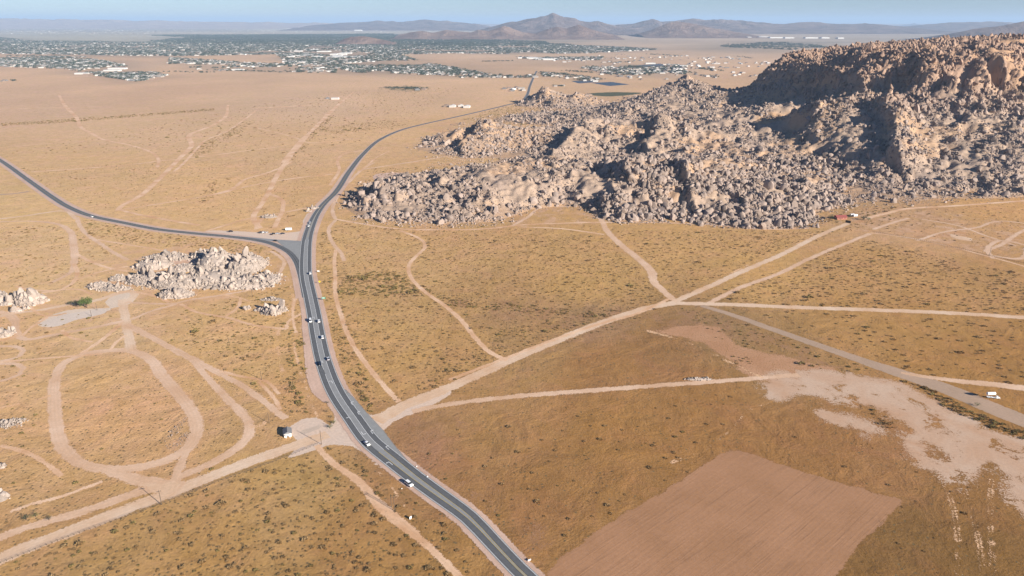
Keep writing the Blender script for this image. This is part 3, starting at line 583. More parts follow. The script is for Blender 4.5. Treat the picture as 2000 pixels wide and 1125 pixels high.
# ------------------------------------------------------------------ hills: heights surveyed at sight points, joined by a smooth surface
HB = []  # (x, y, z)
def hp(*L):
    for u, v, Y in L: HB.append(AT(u, v, Y))
def hz0(z, *L):
    for u, v in L:
        x, y = G(u, v); HB.append((float(x), float(y), z))
def hw(*L):
    for u, Y, z in L: HB.append(((u-1000)/F*(Y*cp+(H-z)*sp), Y, z))
hz0(0, (676,408),(700,428),(780,433),(860,438),(960,434),(1040,407),(1100,400),(1150,404),(1180,427),(1240,432),(1300,428),(1350,433),(1400,438),(1450,441),(1500,443),(1560,441),(1590,428),(1612,412),(1660,402),(1720,398),(1800,394),(1900,388),(2000,384),(2100,380),(2250,378),
    (690,392),(760,345),(820,340),(860,338),(810,292),(850,303),(900,306),(960,320),(830,280),(860,262),(900,243),(960,232),(1020,222),(1060,215),(1015,203),(1060,209),(1110,213),(1190,212),(1210,196))
hz0(-7, (640,410),(680,440),(780,450),(900,452),(1000,446),(1060,424),(1120,418),(1200,444),(1300,442),(1400,452),(1500,455),(1580,455),(1640,425),(1720,412),(1900,402),(2100,396),(2300,392),
    (670,370),(740,325),(800,318),(780,285),(820,262),(870,240),(940,222),(1000,212),(1000,195),(1040,180),(1120,180),(1190,185),(1220,180))
hw((900,1240,0),(1000,1230,4),(960,1180,5),(1060,1220,16),(1000,1300,0))
hp((735,360,985),(700,388,955),(800,372,985),(800,398,925),(870,347,1035),(870,395,925),(960,325,1045),(960,380,930),(1050,322,1065),(1050,370,960),(1130,332,1050),(1130,372,960),(1180,345,1010),(1200,390,905),(1250,318,1055),(1280,360,950),(1280,400,892),(1350,320,1045),(1400,345,990),(1400,392,900),(1450,337,1040),(1500,350,1010),(1500,400,890),(1560,372,980),(1590,402,920),(1620,378,1000),
   (860,272,1450),(850,292,1380),(900,264,1450),(935,240,1500),(935,280,1400),(975,252,1480),(1000,290,1370),(1050,264,1430),(1080,310,1285),(1100,284,1360),(1150,320,1200),
   (1150,300,1290),(1190,266,1400),(1250,252,1430),(1320,255,1400),(1400,262,1380),(1230,292,1330),(1300,300,1260),(1400,300,1250),(1450,275,1350),(1550,266,1380),(1500,300,1250),(1600,300,1240),(1650,330,1150),(1500,325,1130),(1600,345,1080),(1680,380,1000),(1700,345,1090),
   (1060,224,1850),(1120,218,1830),(1200,207,1800),(1150,246,1600),(1100,252,1560),(1200,236,1600),(1250,226,1650),(1300,166,2000),(1260,186,1950),(1340,160,2010),(1400,168,1980),(1440,180,1900),(1350,200,1800),(1300,230,1600),(1400,226,1600),(1480,242,1480),(1560,242,1480),(1450,206,1700),(1550,198,1650),
   (1060,177,2210),(1045,190,2180),(1030,198,2170),(1110,186,2200),(1150,194,2180),(1090,200,2120),
   (1470,174,1900),(1496,157,1870),(1520,133,1850),(1540,115,1840),(1552,106,1840),(1567,99,1850),(1600,94,1900),(1640,90,1850),(1680,88,1760),(1690,90,1700),(1600,97,1850),(1640,94,1800),(1780,82,1700),(1900,74,1650),(2000,69,1600),(2150,60,1550),(2300,50,1500),
   (1520,172,1740),(1560,168,1680),(1600,164,1620),(1640,158,1580),(1720,122,1560),(1740,105,1610),(1700,200,1390),(1740,172,1470),(1560,215,1400),(1500,205,1560),(1560,130,1800),(1610,128,1770),(1650,125,1750),(1690,120,1600),(1690,150,1520),
   (1700,165,1560),(1760,118,1530),(1800,150,1430),(1850,118,1500),(1900,150,1410),(1950,108,1500),(2000,130,1440),(2000,200,1300),(1900,200,1310),(1800,200,1350),(1750,196,1440),(1650,190,1400),(1600,205,1370),
   (1650,232,1300),(1700,292,1150),(1660,290,1190),(1780,262,1230),(1780,300,1150),(1850,262,1220),(1950,262,1200),(2000,282,1150),(2000,340,1040),(1900,330,1070),(1800,342,1070),(1730,345,1080),(2150,260,1200),(2150,340,1040),(2300,200,1250),(1830,175,1400),(1880,100,1560),(1960,88,1580))
hw((1480,2050,15),(1510,2080,40),(1500,2200,-5),(1450,2120,15),(1440,2000,40))
hw((1060,2330,-6),(1130,2330,-6),(1180,2260,-4),(1300,2250,30),(1250,2200,0),(1400,2300,20),(1470,2300,40),(1300,2600,-10),(1500,2600,-8),(1565,2300,120),(1700,2200,150),(1700,2500,110),(1900,2100,165),(2100,2000,175),(2300,1900,175),(2000,2600,120),(2400,2500,120),(1800,2800,-10),(2200,2900,-10),(1500,2450,0),(1100,1720,0),(1000,1700,-5),(940,1640,-4),(1180,1950,2))
HB = np.array(HB)
def rbf_fit(Pt):
    D = np.hypot(Pt[:, None, 0]-Pt[None, :, 0], Pt[:, None, 1]-Pt[None, :, 1]); n = len(Pt)
    A = np.zeros((n+1, n+1)); A[:n, :n] = D+np.eye(n)*(-4.0); A[:n, n] = 1; A[n, :n] = 1
    return np.linalg.solve(A, np.concatenate([Pt[:, 2], [0]]))
HWt = rbf_fit(HB)
def rbf_eval(x, y):
    r = np.full(x.shape, HWt[-1])
    for (a, b, _), q in zip(HB, HWt): r = r+q*np.hypot(x-a, y-b)
    return r
RIDGES = []   # sharp-sided spurs: (points, height, width left, width right)
def spur(pts, h, wl, wr):
    RIDGES.append((np.array([AT(u, v, Y)[:2] for u, v, Y in pts]), h, wl, wr))
spur([(1722,214,1320),(1748,242,1250),(1748,278,1180),(1742,305,1120)], 25, 8, 40)
spur([(1180,258,1420),(1250,250,1440),(1330,256,1400)], 12, 16, 30)
spur([(1285,256,1420),(1280,285,1350),(1255,302,1310)], 18, 9, 40)
spur([(1682,96,1680),(1684,135,1580)], 12, 9, 40)
spur([(1165,243,1560),(1130,275,1420),(1112,300,1340),(1075,318,1270)], 20, 10, 40)
spur([(942,242,1500),(925,270,1430),(902,297,1365)], 16, 9, 45)
spur([(1322,330,1020),(1345,368,955),(1350,398,905)], 12, 5, 25)
spur([(1215,333,1030),(1226,365,975)], 12, 5, 25)
spur([(1800,105,1560),(1838,140,1450)], 10, 9, 45)
spur([(1900,105,1530),(1935,150,1400)], 18, 10, 45)
spur([(1060,177,2210),(1075,198,2130)], 12, 16, 30)
spur([(1130,186,2200),(1120,200,2130)], 10, 14, 30)
spur([(1340,160,2010),(1370,190,1860)], 10, 25, 50)
spur([(740,358,985),(745,385,950)], 9, 6, 14)
spur([(800,368,985),(775,395,940)], 8, 5, 16)
spur([(705,390,955),(712,405,930)], 7, 4, 8)
_c = [AT(u, v, Y) for u, v, Y in ((1440,130,1850),(1500,99,1850),(1565,98,1850),(1600,93,1850),(1690,87,1800),(1780,84,1750),(1900,78,1700),(2000,73,1650),(2300,60,1550))]
CAPX = [c[0] for c in _c]; CAPZ = [c[2]-2+.03*(c[1]-1750) for c in _c]
def height(x, y, detail=True):
    z = rbf_eval(x, y); up = np.clip(z/10, 0, 1)
    for P, h, wl, wr in RIDGES:
        best = np.full(x.shape, 1e9); bz = np.zeros(x.shape)
        for a, b in zip(P[:-1], P[1:]):
            e = b-a; L = np.hypot(*e); t = ((x-a[0])*e[0]+(y-a[1])*e[1])/L/L; tc = np.clip(t, 0, 1)
            dx = x-a[0]-tc*e[0]; dy = y-a[1]-tc*e[1]; d = np.hypot(dx, dy)
            w_ = np.where(dx < 0, wl, wr); q = h*np.exp(-(d/w_)**2); bz = np.maximum(bz, q)
        z = z+bz*np.clip((z+4)/8, 0, 1)
    if detail:
        r1 = 1-np.abs(2*fbm(x, y, 130, 3, 31)-1); r2 = 1-np.abs(2*fbm(x, y, 42, 4, 41)-1); r3 = fbm(x, y, 12, 3, 51)
        high = np.clip((z-70)/80, 0, 1)
        z = z+up*((r1-.80)*(15+20*high)+(r2-.76)*(15+18*high)+(r3-.5)*5+(1-np.abs(2*fbm(x, y, 19, 3, 61)-1)-.75)*7)
    cap = np.interp(x, CAPX, CAPZ)-.03*(y-1750)+(fbm(x, y, 55, 3, 71)-.5)*10
    b_ = 62+26*(fbm(x, y, 70, 3, 73)-.5)+14*(1-np.abs(2*fbm(x, y*.35, 24, 3, 75)-1))     # cliff band under the rim, cut into buttresses
    t = np.clip((z-(cap-b_))/b_, 0, 1); on = np.clip((z-85)/25, 0, 1)
    z = np.where(t > 0, z*(1-on)+on*(cap-b_+b_*t**.5), z)
    return np.minimum(z, cap)
def hill_mat():
    m, n = new_mat('hill_rubble'); co = N(n, 'ShaderNodeNewGeometry').outputs['Position']
    n1 = noise(n, co, .012, 5, .6, .5); n2 = noise(n, co, .12, 6, .7, .4); n3 = noise(n, co, .8, 5, .75)
    c = mixc(n, ramp(n, n1, .45, .65), (.42, .30, .21), (.38, .28, .215))
    c = mixc(n, ramp(n, n2, .45, .62), c, (.30, .22, .165)); c = mixc(n, ramp(n, n3, .52, .7, 0, .7), c, (.16, .12, .08))
    z = N(n, 'ShaderNodeSeparateXYZ'); n.links.new(co, z.inputs[0])
    c = mixc(n, ramp(n, mth(n, 'ADD', z.outputs[2], mth(n, 'MULTIPLY', n1, 60)), 110, 180, 0, .8), c, (.38, .24, .16))
    g = N(n, 'ShaderNodeAttribute', attribute_name='grass').outputs['Fac']
    c = mixc(n, mth(n, 'MULTIPLY', g, ramp(n, n3, .3, .6, 1, .55)), c, mixc(n, n2, (.52, .30, .145), (.42, .25, .125)))
    return finish(m, n, c, .95, mth(n, 'ADD', n2, n3), .7, 1.0)
M['hill'] = hill_mat()
ty = np.geomspace(800, 2950, 430); tt = np.linspace(-.34, 1.12, 620)
YY, TT = np.meshgrid(ty, tt, indexing='ij'); XX = YY*TT
hx, hy = XX.ravel(), YY.ravel(); hzv = height(hx, hy); HZ = hzv.reshape(XX.shape)
def hz(x, y):                                        # height from the built grid
    fy = np.clip(np.interp(y, ty, np.arange(len(ty))), 0, len(ty)-1.001); fx = np.clip((x/y-tt[0])/(tt[1]-tt[0]), 0, len(tt)-1.001)
    i = fy.astype(int); j = fx.astype(int); a = fy-i; b = fx-j
    return (HZ[i, j]*(1-b)+HZ[i, j+1]*b)*(1-a)+(HZ[i+1, j]*(1-b)+HZ[i+1, j+1]*b)*a
nr, na = XX.shape; i = np.arange(nr-1)[:, None]*na; j = np.arange(na-1)[None]
f = np.stack([i+j, i+j+1, i+na+j+1, i+na+j], -1).reshape(-1, 4); f = f[hzv[f].max(1) > -.6]
cx = hx[f].mean(1); cy = hy[f].mean(1)
def in_mesa(x, y):                                   # the mesa and its skirt against the lower boulder ridges
    return (x > 360+np.maximum(0, (1250-y))*.9+np.maximum(0, y-1550)*.95) & (x > 0.335*y)
HILLS = {}
grass = np.maximum(np.clip(sdpoly(hx, hy, [AT(u, v, Y)[:2] for u, v, Y in ((1475,250,1470),(1480,238,1520),(1565,237,1520),(1580,248,1460),(1510,256,1430))])/15+.6, 0, 1), np.clip((4.5-hzv)/4, 0, 1)*.9)
grass = np.maximum(grass, np.clip((fbm(hx, hy, 120, 4, 91)-.54)*6, 0, .6))
for nm, sel, lab in (('boulder_hill', ~in_mesa(cx, cy), 'low hills heaped with pale granite boulders'), ('mesa', in_mesa(cx, cy), 'big flat topped mountain with a shadowed left face')):
    ff = f[sel]; used = np.unique(ff); mp = np.zeros(len(hx), int); mp[used] = np.arange(len(used))
    HILLS[nm] = tag(link(nm, mesh_from(nm, np.stack([hx, hy, hzv], 1)[used], mp[ff], [M['hill']], smooth=False, attrs={'grass': ('FLOAT', grass[used].astype(np.float32))})), lab, None, None, 'structure')

# ------------------------------------------------------------------ boulders
def rock_mesh(seed, sub=2, elong=(1, 1, 1)):
    r = random.Random(seed); bm = bmesh.new(); bmesh.ops.create_icosphere(bm, subdivisions=sub, radius=1)
    pl = [(Vector((r.gauss(0, 1), r.gauss(0, 1), r.gauss(0, 1))).normalized(), r.uniform(.52, .84)) for _ in range(11)]
    for v in bm.verts:
        for nrm, d in pl:
            q = v.co.dot(nrm)
            if q > d: v.co -= nrm*(q-d)*.92
        v.co *= r.uniform(.95, 1.05); v.co = Vector((v.co.x*elong[0], v.co.y*elong[1], v.co.z*elong[2]))
    me = bpy.data.meshes.new('boulder'); bm.to_mesh(me); bm.free()
    for p in me.polygons: p.use_smooth = True
    try: me.set_sharp_from_angle(angle=math.radians(32))
    except Exception: pass
    return me
def variants(mat, n=10, sub=2):
    L = []
    for k in range(n):
        r = random.Random(k+3); me = rock_mesh(k+1, sub, (r.uniform(.75, 1.2), r.uniform(.7, 1.05), r.uniform(.6, 1.25))); me.materials.append(mat); L.append(me)
    return L
def gn_scatter(name, pts, rot, scl, idx, meshes, parent=None):
    col = bpy.data.collections.new(name+'_kinds')
    for k, me in enumerate(meshes): col.objects.link(bpy.data.objects.new('%s_kind_%s' % (name, 'abcdefghijklmnopqrst'[k]), me))
    n = len(pts); me = bpy.data.meshes.new(name); me.vertices.add(n); me.vertices.foreach_set('co', np.asarray(pts, np.float32).ravel())
    for nm, t, d in (('rot', 'FLOAT_VECTOR', rot), ('scl', 'FLOAT_VECTOR', scl)):
        a = me.attributes.new(nm, t, 'POINT'); a.data.foreach_set('vector', np.asarray(d, np.float32).ravel())
    a = me.attributes.new('idx', 'INT', 'POINT'); a.data.foreach_set('value', np.asarray(idx, np.int32))
    ob = link(name, me, parent); tr = bpy.data.node_groups.new(name, 'GeometryNodeTree')
    tr.interface.new_socket('Geometry', in_out='INPUT', socket_type='NodeSocketGeometry'); tr.interface.new_socket('Geometry', in_out='OUTPUT', socket_type='NodeSocketGeometry')
    gi = tr.nodes.new('NodeGroupInput'); go = tr.nodes.new('NodeGroupOutput'); ip = tr.nodes.new('GeometryNodeInstanceOnPoints'); ci = tr.nodes.new('GeometryNodeCollectionInfo')
    ci.inputs['Collection'].default_value = col; ci.inputs['Separate Children'].default_value = True; ci.inputs['Reset Children'].default_value = True
    def na_(nm, t):
        x = tr.nodes.new('GeometryNodeInputNamedAttribute'); x.data_type = t; x.inputs['Name'].default_value = nm; return [o for o in x.outputs if o.enabled and o.name == 'Attribute'][0]
    L = tr.links.new; L(gi.outputs[0], ip.inputs['Points']); L(ci.outputs[0], ip.inputs['Instance']); ip.inputs['Pick Instance'].default_value = True
    L(na_('idx', 'INT'), ip.inputs['Instance Index']); L(na_('scl', 'FLOAT_VECTOR'), ip.inputs['Scale'])
    er = tr.nodes.new('FunctionNodeEulerToRotation'); L(na_('rot', 'FLOAT_VECTOR'), er.inputs[0]); L(er.outputs[0], ip.inputs['Rotation'])
    L(ip.outputs[0], go.inputs[0]); md = ob.modifiers.new('scatter', 'NODES'); md.node_group = tr
    ob['kind'] = 'stuff'; return ob
GRAN = variants(M['granite'], 12); GRAN1 = variants(M['granite'], 8, 1); PALE = variants(M['granite_pale'], 12)
def stack(me, parent, p, rot, scl):
    o = bpy.data.objects.new('boulder', me); o.location = p; o.rotation_euler = rot; o.scale = scl; o.parent = parent; C.objects.link(o)
# scatter over the hills: coarser with distance, bigger in the bouldery parts
BIG = PP([(1170,320),(1300,312),(1420,330),(1560,360),(1600,400),(1580,440),(1450,445),(1300,430),(1200,420)])
FINE = PP([(800,345),(1150,322),(1170,420),(860,440),(760,435)])
MEAD = PP([(1470,236),(1570,234),(1575,252),(1500,254)])
def size_at(x, y, z):
    u, v = PR(x, y, z); s = np.full(x.shape, 1.0)
    s = np.where((u > 1180) & (u < 1660) & (v > 305) & (v < 450), 1.75, s)
    s = np.where((u > 700) & (u < 1160) & (v > 315) & (v < 440), .95, s)
    s = np.where((u > 660) & (u < 800) & (v > 345), 1.4, s)
    return s*np.clip(y/1150, .9, 1.7)
def scatter_hills(nmax, seed):
    r = np.random.default_rng(seed); t = r.uniform(-.32, 1.08, nmax); y = 820+(2500-820)*r.random(nmax)**1.55; x = t*y
    z = hz(x, y); ok = z > .8-5.5*r.random(nmax)**2
    bare = fbm(x, y, 60, 4, 77)+.12*(z < 9); ok &= (bare > .385-.09*(z > 70)-.03*(z < 9)+.16*r.random(nmax)) | (fbm(x, y, 22, 3, 88) > .60)
    gx = (hz(x+4, y)-hz(x-4, y))/8; gy = (hz(x, y+4)-hz(x, y-4))/8; slope = np.hypot(gx, gy)
    lowrise = z < 9; ok &= (slope > .10*r.random(nmax)) | lowrise; ok &= r.random(nmax) < np.where(lowrise, .8, .45)+slope*1.3+.35*(z > 70)
    u, v = PR(x, y, z); ok &= ~((u > 1475) & (u < 1572) & (v > 234) & (v < 254)); ok &= ~((gy > .25) & (gx < .0) & (slope > .6) & (v < 0))
    ok &= (z < np.interp(x, CAPX, CAPZ)-.03*(y-1750)-7) | (r.random(nmax) < .35); ok &= (gy > -.75)                                   # back slopes the valley side never shows stay bare
    x, y, z, slope = x[ok], y[ok], z[ok], slope[ok]; n = len(x); edge_ = z < 0; z = np.maximum(z, 0)
    s = size_at(x, y, z)*np.exp(r.normal(0, .88, n))*np.where(edge_, .5, np.where(z < 1.5, .75, 1))*np.where((z > 85) & in_mesa(x, y), 1.35, 1); s = np.clip(s, .45, 10)
    scl = np.stack([s*r.uniform(.7, 1.2, n), s*r.uniform(.7, 1.1, n), s*r.uniform(.7, 1.45, n)], 1)*.62
    rot = np.stack([r.normal(0, .35, n), r.normal(0, .35, n), r.uniform(0, 6.28, n)], 1)
    return np.stack([x, y, z+s*.02], 1), rot, scl, s
P_, R_, S_, s_ = scatter_hills(520000, 5)
mes = in_mesa(P_[:, 0], P_[:, 1])
for nm, sel in (('boulder_hill', ~mes), ('mesa', mes)):
    p, r_, sc_, s = P_[sel], R_[sel], S_[sel].copy(), s_[sel]
    if nm == 'mesa': sc_[:, 2] *= np.clip(1+(p[:, 2]-70)/140, 1, 1.45)
    dist = np.linalg.norm(p-[0, 0, H], axis=1)
    u, v = PR(p[:, 0], p[:, 1], p[:, 2]); order = np.argsort(-(s/dist)*((u < 2010) & (u > 600))); top, rest = order[:240], order[240:]
    for k in top: stack(GRAN[k % 12], HILLS[nm], p[k], r_[k], sc_[k]*1.1)
    idx = np.arange(len(p)) % 12
    tag(gn_scatter('rubble', p[rest], r_[rest], sc_[rest], idx[rest], GRAN, HILLS[nm]), None, None, None, 'stuff')
# bigger joined masses among the heaps
rb = np.random.default_rng(44); q_ = 0
while q_ < 55:
    y = rb.uniform(880, 1650); x = y*rb.uniform(-.2, .9); z = float(hz(np.array([x]), np.array([y]))[0])
    if z < 6 or float(fbm(np.array([x]), np.array([y]), 60, 4, 77)[0]) < .45: continue
    a = rb.uniform(4.5, 8.5)*y/1150; k = 'mesa' if bool(in_mesa(x, y)) else 'boulder_hill'; q_ += 1
    stack(GRAN[q_ % 12], HILLS[k], (x, y, z-a*.15), (rb.normal(0, .2), rb.normal(0, .2), rb.uniform(0, 6)), (a*rb.uniform(.8, 1.3), a*rb.uniform(.5, .8), a*rb.uniform(.7, 1.05)))
# great joined boulders of the front ridge stand out
for u, v, Y, a in [(1250,330,1040,9),(1270,325,1045,11),(1300,330,1030,9),(1365,350,1000,8),(1420,350,985,9),(1500,375,960,12),(1530,372,965,10),(1470,375,955,7),(1320,365,985,8),(1340,385,960,7),(1390,372,960,7),(1560,385,960,6),(1500,420,905,6),(1540,430,890,5),(1590,405,930,5),(1440,395,920,6),(1360,395,925,6),(1480,425,890,5),(1290,345,1010,6)]:
    x, y, z = AT(u, v, Y); zz = float(hz(np.array([x]), np.array([y]))[0]); stack(GRAN[int(u) % 12], HILLS['boulder_hill'], (x, y, zz+a*.25), (random.gauss(0, .15), random.gauss(0, .15), random.uniform(0, 6)), (a*.8, a*.62, a*1.05))

# ------------------------------------------------------------------ free-standing outcrops: a core mound with boulders as parts
def outcrop(label, lobes, nb, size, mat=None, seed=1, tall=1.4, nrub=0, group=None, lean=.25, sink=0.0):
    """lobes: (u, v, radius x, radius y, height); v is the foot line of the lobe centre"""
    r = np.random.default_rng(seed); kinds = GRAN if mat else PALE; mat = mat or M['granite_pale']
    L = []
    for u, v, rx, ry, h in lobes:
        x, y = G(u, v); L.append((float(x), float(y), rx, ry, h))
    cx = np.mean([l[0] for l in L]); cy = np.mean([l[1] for l in L])
    def hh(x, y):
        z = np.full(x.shape, -1.0)
        for a, b, rx, ry, h in L: q = 1-((x-a)/rx)**2-((y-b)/ry)**2; z = np.maximum(z, np.where(q > 0, h*np.abs(q)**.6, -1))
        return z
    x0 = min(l[0]-l[2] for l in L); x1 = max(l[0]+l[2] for l in L); y0 = min(l[1]-l[3] for l in L); y1 = max(l[1]+l[3] for l in L)
    res = max(1.0, (x1-x0)/90); X, Y = np.meshgrid(np.arange(x0-res, x1+res, res), np.arange(y0-res, y1+res, res)); z = hh(X.ravel(), Y.ravel())
    z = np.where(z > 0, z*(.55+.6*(1-np.abs(2*fbm(X.ravel(), Y.ravel(), 9, 3, seed)-1))), z); z = np.maximum(z, -.8)
    ny, nx = X.shape; i = np.arange(ny-1)[:, None]*nx; j = np.arange(nx-1)[None]; f = np.stack([i+j, i+j+1, i+nx+j+1, i+nx+j], -1).reshape(-1, 4)
    f = f[z[f].max(1) > -.5]; used = np.unique(f); mp = np.zeros(nx*ny, int); mp[used] = np.arange(len(used))
    V = np.stack([X.ravel()-cx, Y.ravel()-cy, z-sink], 1)[used]
    ob = link('rock_outcrop', mesh_from('rock_outcrop', V, mp[f], [mat], smooth=False), loc=(cx, cy, 0)); tag(ob, label, 'rock outcrop', group)
    def pick(n):
        k = r.choice(len(L), n, p=np.array([l[2]*l[3]*(1+l[4]*.15) for l in L])/sum(l[2]*l[3]*(1+l[4]*.15) for l in L)); a = r.uniform(0, 6.283, n); q = np.sqrt(r.random(n))*1.02; LL = np.array(L)[k]
        x = LL[:, 0]+np.cos(a)*q*LL[:, 2]; y = LL[:, 1]+np.sin(a)*q*LL[:, 3]; return x, y, np.maximum(hh(x, y), 0), q, LL
    x, y, z, q, LL = pick(nb)
    for k in range(nb):
        s = size*math.exp(r.normal(0, .42))*(1.25 if q[k] < .6 else .75); tl = tall*(1.25 if z[k] > LL[k, 4]*.5 else .9)
        stack(kinds[k % 12], ob, (x[k]-cx, y[k]-cy, z[k]*.86+s*.15), (r.normal(0, lean*.6), r.normal(.12, lean), r.uniform(0, 6.28)), (s*r.uniform(.45, .75), s*r.uniform(.5, .8), s*r.uniform(.7, 1.1)*tl*.75))
    if nrub:
        x, y, z, q, LL = pick(nrub); s = size*.38*np.exp(r.normal(0, .5, nrub))
        far_ = 1+.40*r.random(nrub)**3; x = LL[:, 0]+(x-LL[:, 0])*far_; y = LL[:, 1]+(y-LL[:, 1])*far_
        gn_scatter('rubble', np.stack([x-cx, y-cy, np.maximum(hh(x, y), 0)*.9+.1*s], 1), np.stack([r.normal(0, .4, nrub), r.normal(0, .4, nrub), r.uniform(0, 6, nrub)], 1), np.stack([s*r.uniform(.6, 1, nrub)]*3, 1)*r.uniform(.7, 1.2, (nrub, 3)), np.arange(nrub) % 12, kinds, ob)
    return ob
outcrop('large pale granite outcrop with leaning slabs inside the highway fork', [(425,520,20,24,14),(415,550,38,17,9.5),(350,554,28,16,8),(300,548,24,14,6),(480,522,19,26,11),(470,555,30,15,6),(300,520,19,13,6.5),(328,504,24,11,4),(345,577,15,9,6.5),(515,548,16,18,3.5),(270,545,12,10,3.5),(400,502,14,13,7),(365,525,16,10,4)], 300, 2.6, seed=3, tall=1.7, nrub=13000)
outcrop('low pale boulder spread left of the large outcrop', [(197,560,13,7,4),(225,565,15,6,2.6),(232,546,9,5,4.5),(190,563,7,4,3.5)], 60, 2.0, seed=4, tall=1.0, nrub=900)
outcrop('rounded pale boulder dome at the left camp', [(58,590,13,9,8.5),(44,586,7,6,6),(78,588,6,5,4)], 70, 3.0, seed=5, tall=1.1, nrub=700)
outcrop('pale boulders cut by the left edge above the camp', [(2,588,9,8,6),(-20,580,12,10,8),(16,594,5,4,3)], 40, 2.4, seed=6, tall=1.0, nrub=400)
outcrop('small pale boulder heap below the left camp', [(8,655,7,6,4),(22,650,4,3,2),(-12,650,8,6,5)], 24, 2.4, seed=7, nrub=130)
outcrop('low white boulder heap at the camp road bend', [(32,608,6,3,2.2),(52,603,4,2,1.6)], 16, 1.8, seed=8, nrub=90)
outcrop('rocky knot beside the highway verge', [(532,612,8,5,4.2),(548,607,6,4,3.5),(515,606,6,3,2.2)], 34, 2.5, seed=9, tall=1.2, nrub=260)
outcrop('single rounded boulder pair in the roadside scrub', [(483,603,3.2,2.6,2.4)], 5, 2.6, seed=10, tall=1.0, nrub=20)
outcrop('scattered low stones above the rocky knot', [(530,585,11,4,.8)], 26, 1.3, seed=11, tall=.8, nrub=130)
outcrop('flat grey stones left of the oval loop', [(12,830,9,4,1.4),(30,822,7,3,.8)], 18, 1.3, seed=12, tall=.6, nrub=260, sink=1.0)
outcrop('pale boulder at the left edge below the loop', [(2,912,3,2.5,1.8)], 6, 1.8, seed=13, tall=.9, nrub=20)
outcrop('rounded pale boulders at the lower left edge', [(-2,974,5,3.5,3)], 8, 2.4, seed=14, tall=.9, nrub=24)
outcrop('rock cluster on the mound above the junction pull-out', [(523,425,9,4,2.2),(535,424,5,3,1.5)], 16, 1.8, seed=15, nrub=80)
outcrop('pale rocks beside the highway above the fork', [(613,407,5,5,2.6),(603,413,5,3,1.4)], 12, 2.0, seed=16, nrub=60)
outcrop('shattered rubble bank on the inside of the oval loop', [(345,838,3,12,.22),(357,858,3,8,.22),(338,872,5,3,.2)], 14, .45, M['granite'], 17, .5, 700, sink=.3)
outcrop('loose pile of pale debris beside the narrow dirt road', [(1365,741,10,2.2,.9)], 22, 1.0, seed=18, tall=.7, nrub=80)

# ------------------------------------------------------------------ distant mountains
def far_mat(name, c1, c2):
    m, n = new_mat(name); co = N(n, 'ShaderNodeNewGeometry').outputs['Position']; n2 = noise(n, co, .0022, 7, .65, .4)
    return finish(m, n, mixc(n, ramp(n, n2, .4, .6), c1, c2), .95, noise(n, co, .006, 6, .75), 1.0, 70)
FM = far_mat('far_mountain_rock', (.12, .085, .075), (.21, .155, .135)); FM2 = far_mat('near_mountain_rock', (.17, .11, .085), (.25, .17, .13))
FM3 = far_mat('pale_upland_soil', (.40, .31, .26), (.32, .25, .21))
def range_(label, prof, Y, depth, mat, seed, rough=.3, name='mountain', base=None):
    """prof: crest sight points (u, v) at distance Y; built as a ridged height field"""
    us = np.array([p[0] for p in prof], float); hs = np.array([AT(p[0], p[1], Y)[2] for p in prof])
    xs = (us-1000)/F*Y/cp*1.0; xs = np.array([AT(p[0], p[1], Y)[0] for p in prof])
    nx = int(min(420, max(90, (xs[-1]-xs[0])/40))); nyy = 90
    X, D = np.meshgrid(np.linspace(xs[0], xs[-1], nx), np.linspace(-1, 1, nyy)); h = np.interp(X, xs, hs)
    h = h*(1+(fbm(X, X*0+seed*500., 900, 5, seed+40)-.5)*.36)*1.10; YW = Y+D*depth; wx = (fbm(X, YW, depth*.7, 3, seed+7)-.5)*depth*.5
    fall = np.clip(1-np.abs(D), 0, 1); rg = 1-np.abs(2*fbm(X+wx, YW*1.0, depth*.55, 5, seed)-1)
    rg = rg**1.6; z = h*(fall**1.15)*(1-np.clip(rough*2.6*(1-rg)*(1-fall**4), 0, .85))
    z = z+(fbm(X, YW, 260, 4, seed+3)-.5)*h*.22*np.sqrt(fall)
    z = np.where(fall <= 0.01, -8, z)-1.0; z[:, 0] = -8; z[:, -1] = -8
    i = np.arange(nyy-1)[:, None]*nx; j = np.arange(nx-1)[None]; f = np.stack([i+j, i+j+1, i+nx+j+1, i+nx+j], -1).reshape(-1, 4)
    o = link(name, mesh_from(name, np.stack([X.ravel(), YW.ravel(), z.ravel()], 1), f, [mat], smooth=True)); tag(o, label, None, None, 'structure'); return o
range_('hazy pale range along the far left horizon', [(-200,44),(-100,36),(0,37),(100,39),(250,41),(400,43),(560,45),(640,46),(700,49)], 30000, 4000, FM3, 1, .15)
range_('low blue range left of the main peak', [(600,50),(660,46),(700,45),(740,41),(790,43),(830,41),(870,43),(930,46),(960,52)], 24000, 3500, FM, 2, .2)
range_('main far mountain with a pointed summit', [(930,60),(965,52),(985,47),(1000,44),(1015,42),(1030,38),(1045,38),(1058,35),(1070,33),(1080,28.5),(1090,33),(1102,37),(1120,38),(1132,43),(1150,43),(1168,42),(1185,47),(1205,52),(1240,58)], 15500, 1900, FM, 3, .32)
range_('broad mountain right of the main peak', [(1180,54),(1205,49),(1240,47),(1262,41),(1275,37.5),(1290,42),(1310,42),(1335,40),(1350,38),(1372,37.5),(1390,39),(1420,41),(1450,42),(1480,45),(1510,47.5),(1560,46),(1600,45),(1640,48),(1690,46),(1730,50),(1770,53),(1800,56)], 17500, 2600, FM, 4, .3)
range_('near brown hills below the broad mountain', [(1240,68),(1270,60),(1300,51),(1320,45),(1345,47),(1370,50),(1400,56),(1440,62),(1480,70)], 12500, 1300, FM2, 5, .3)
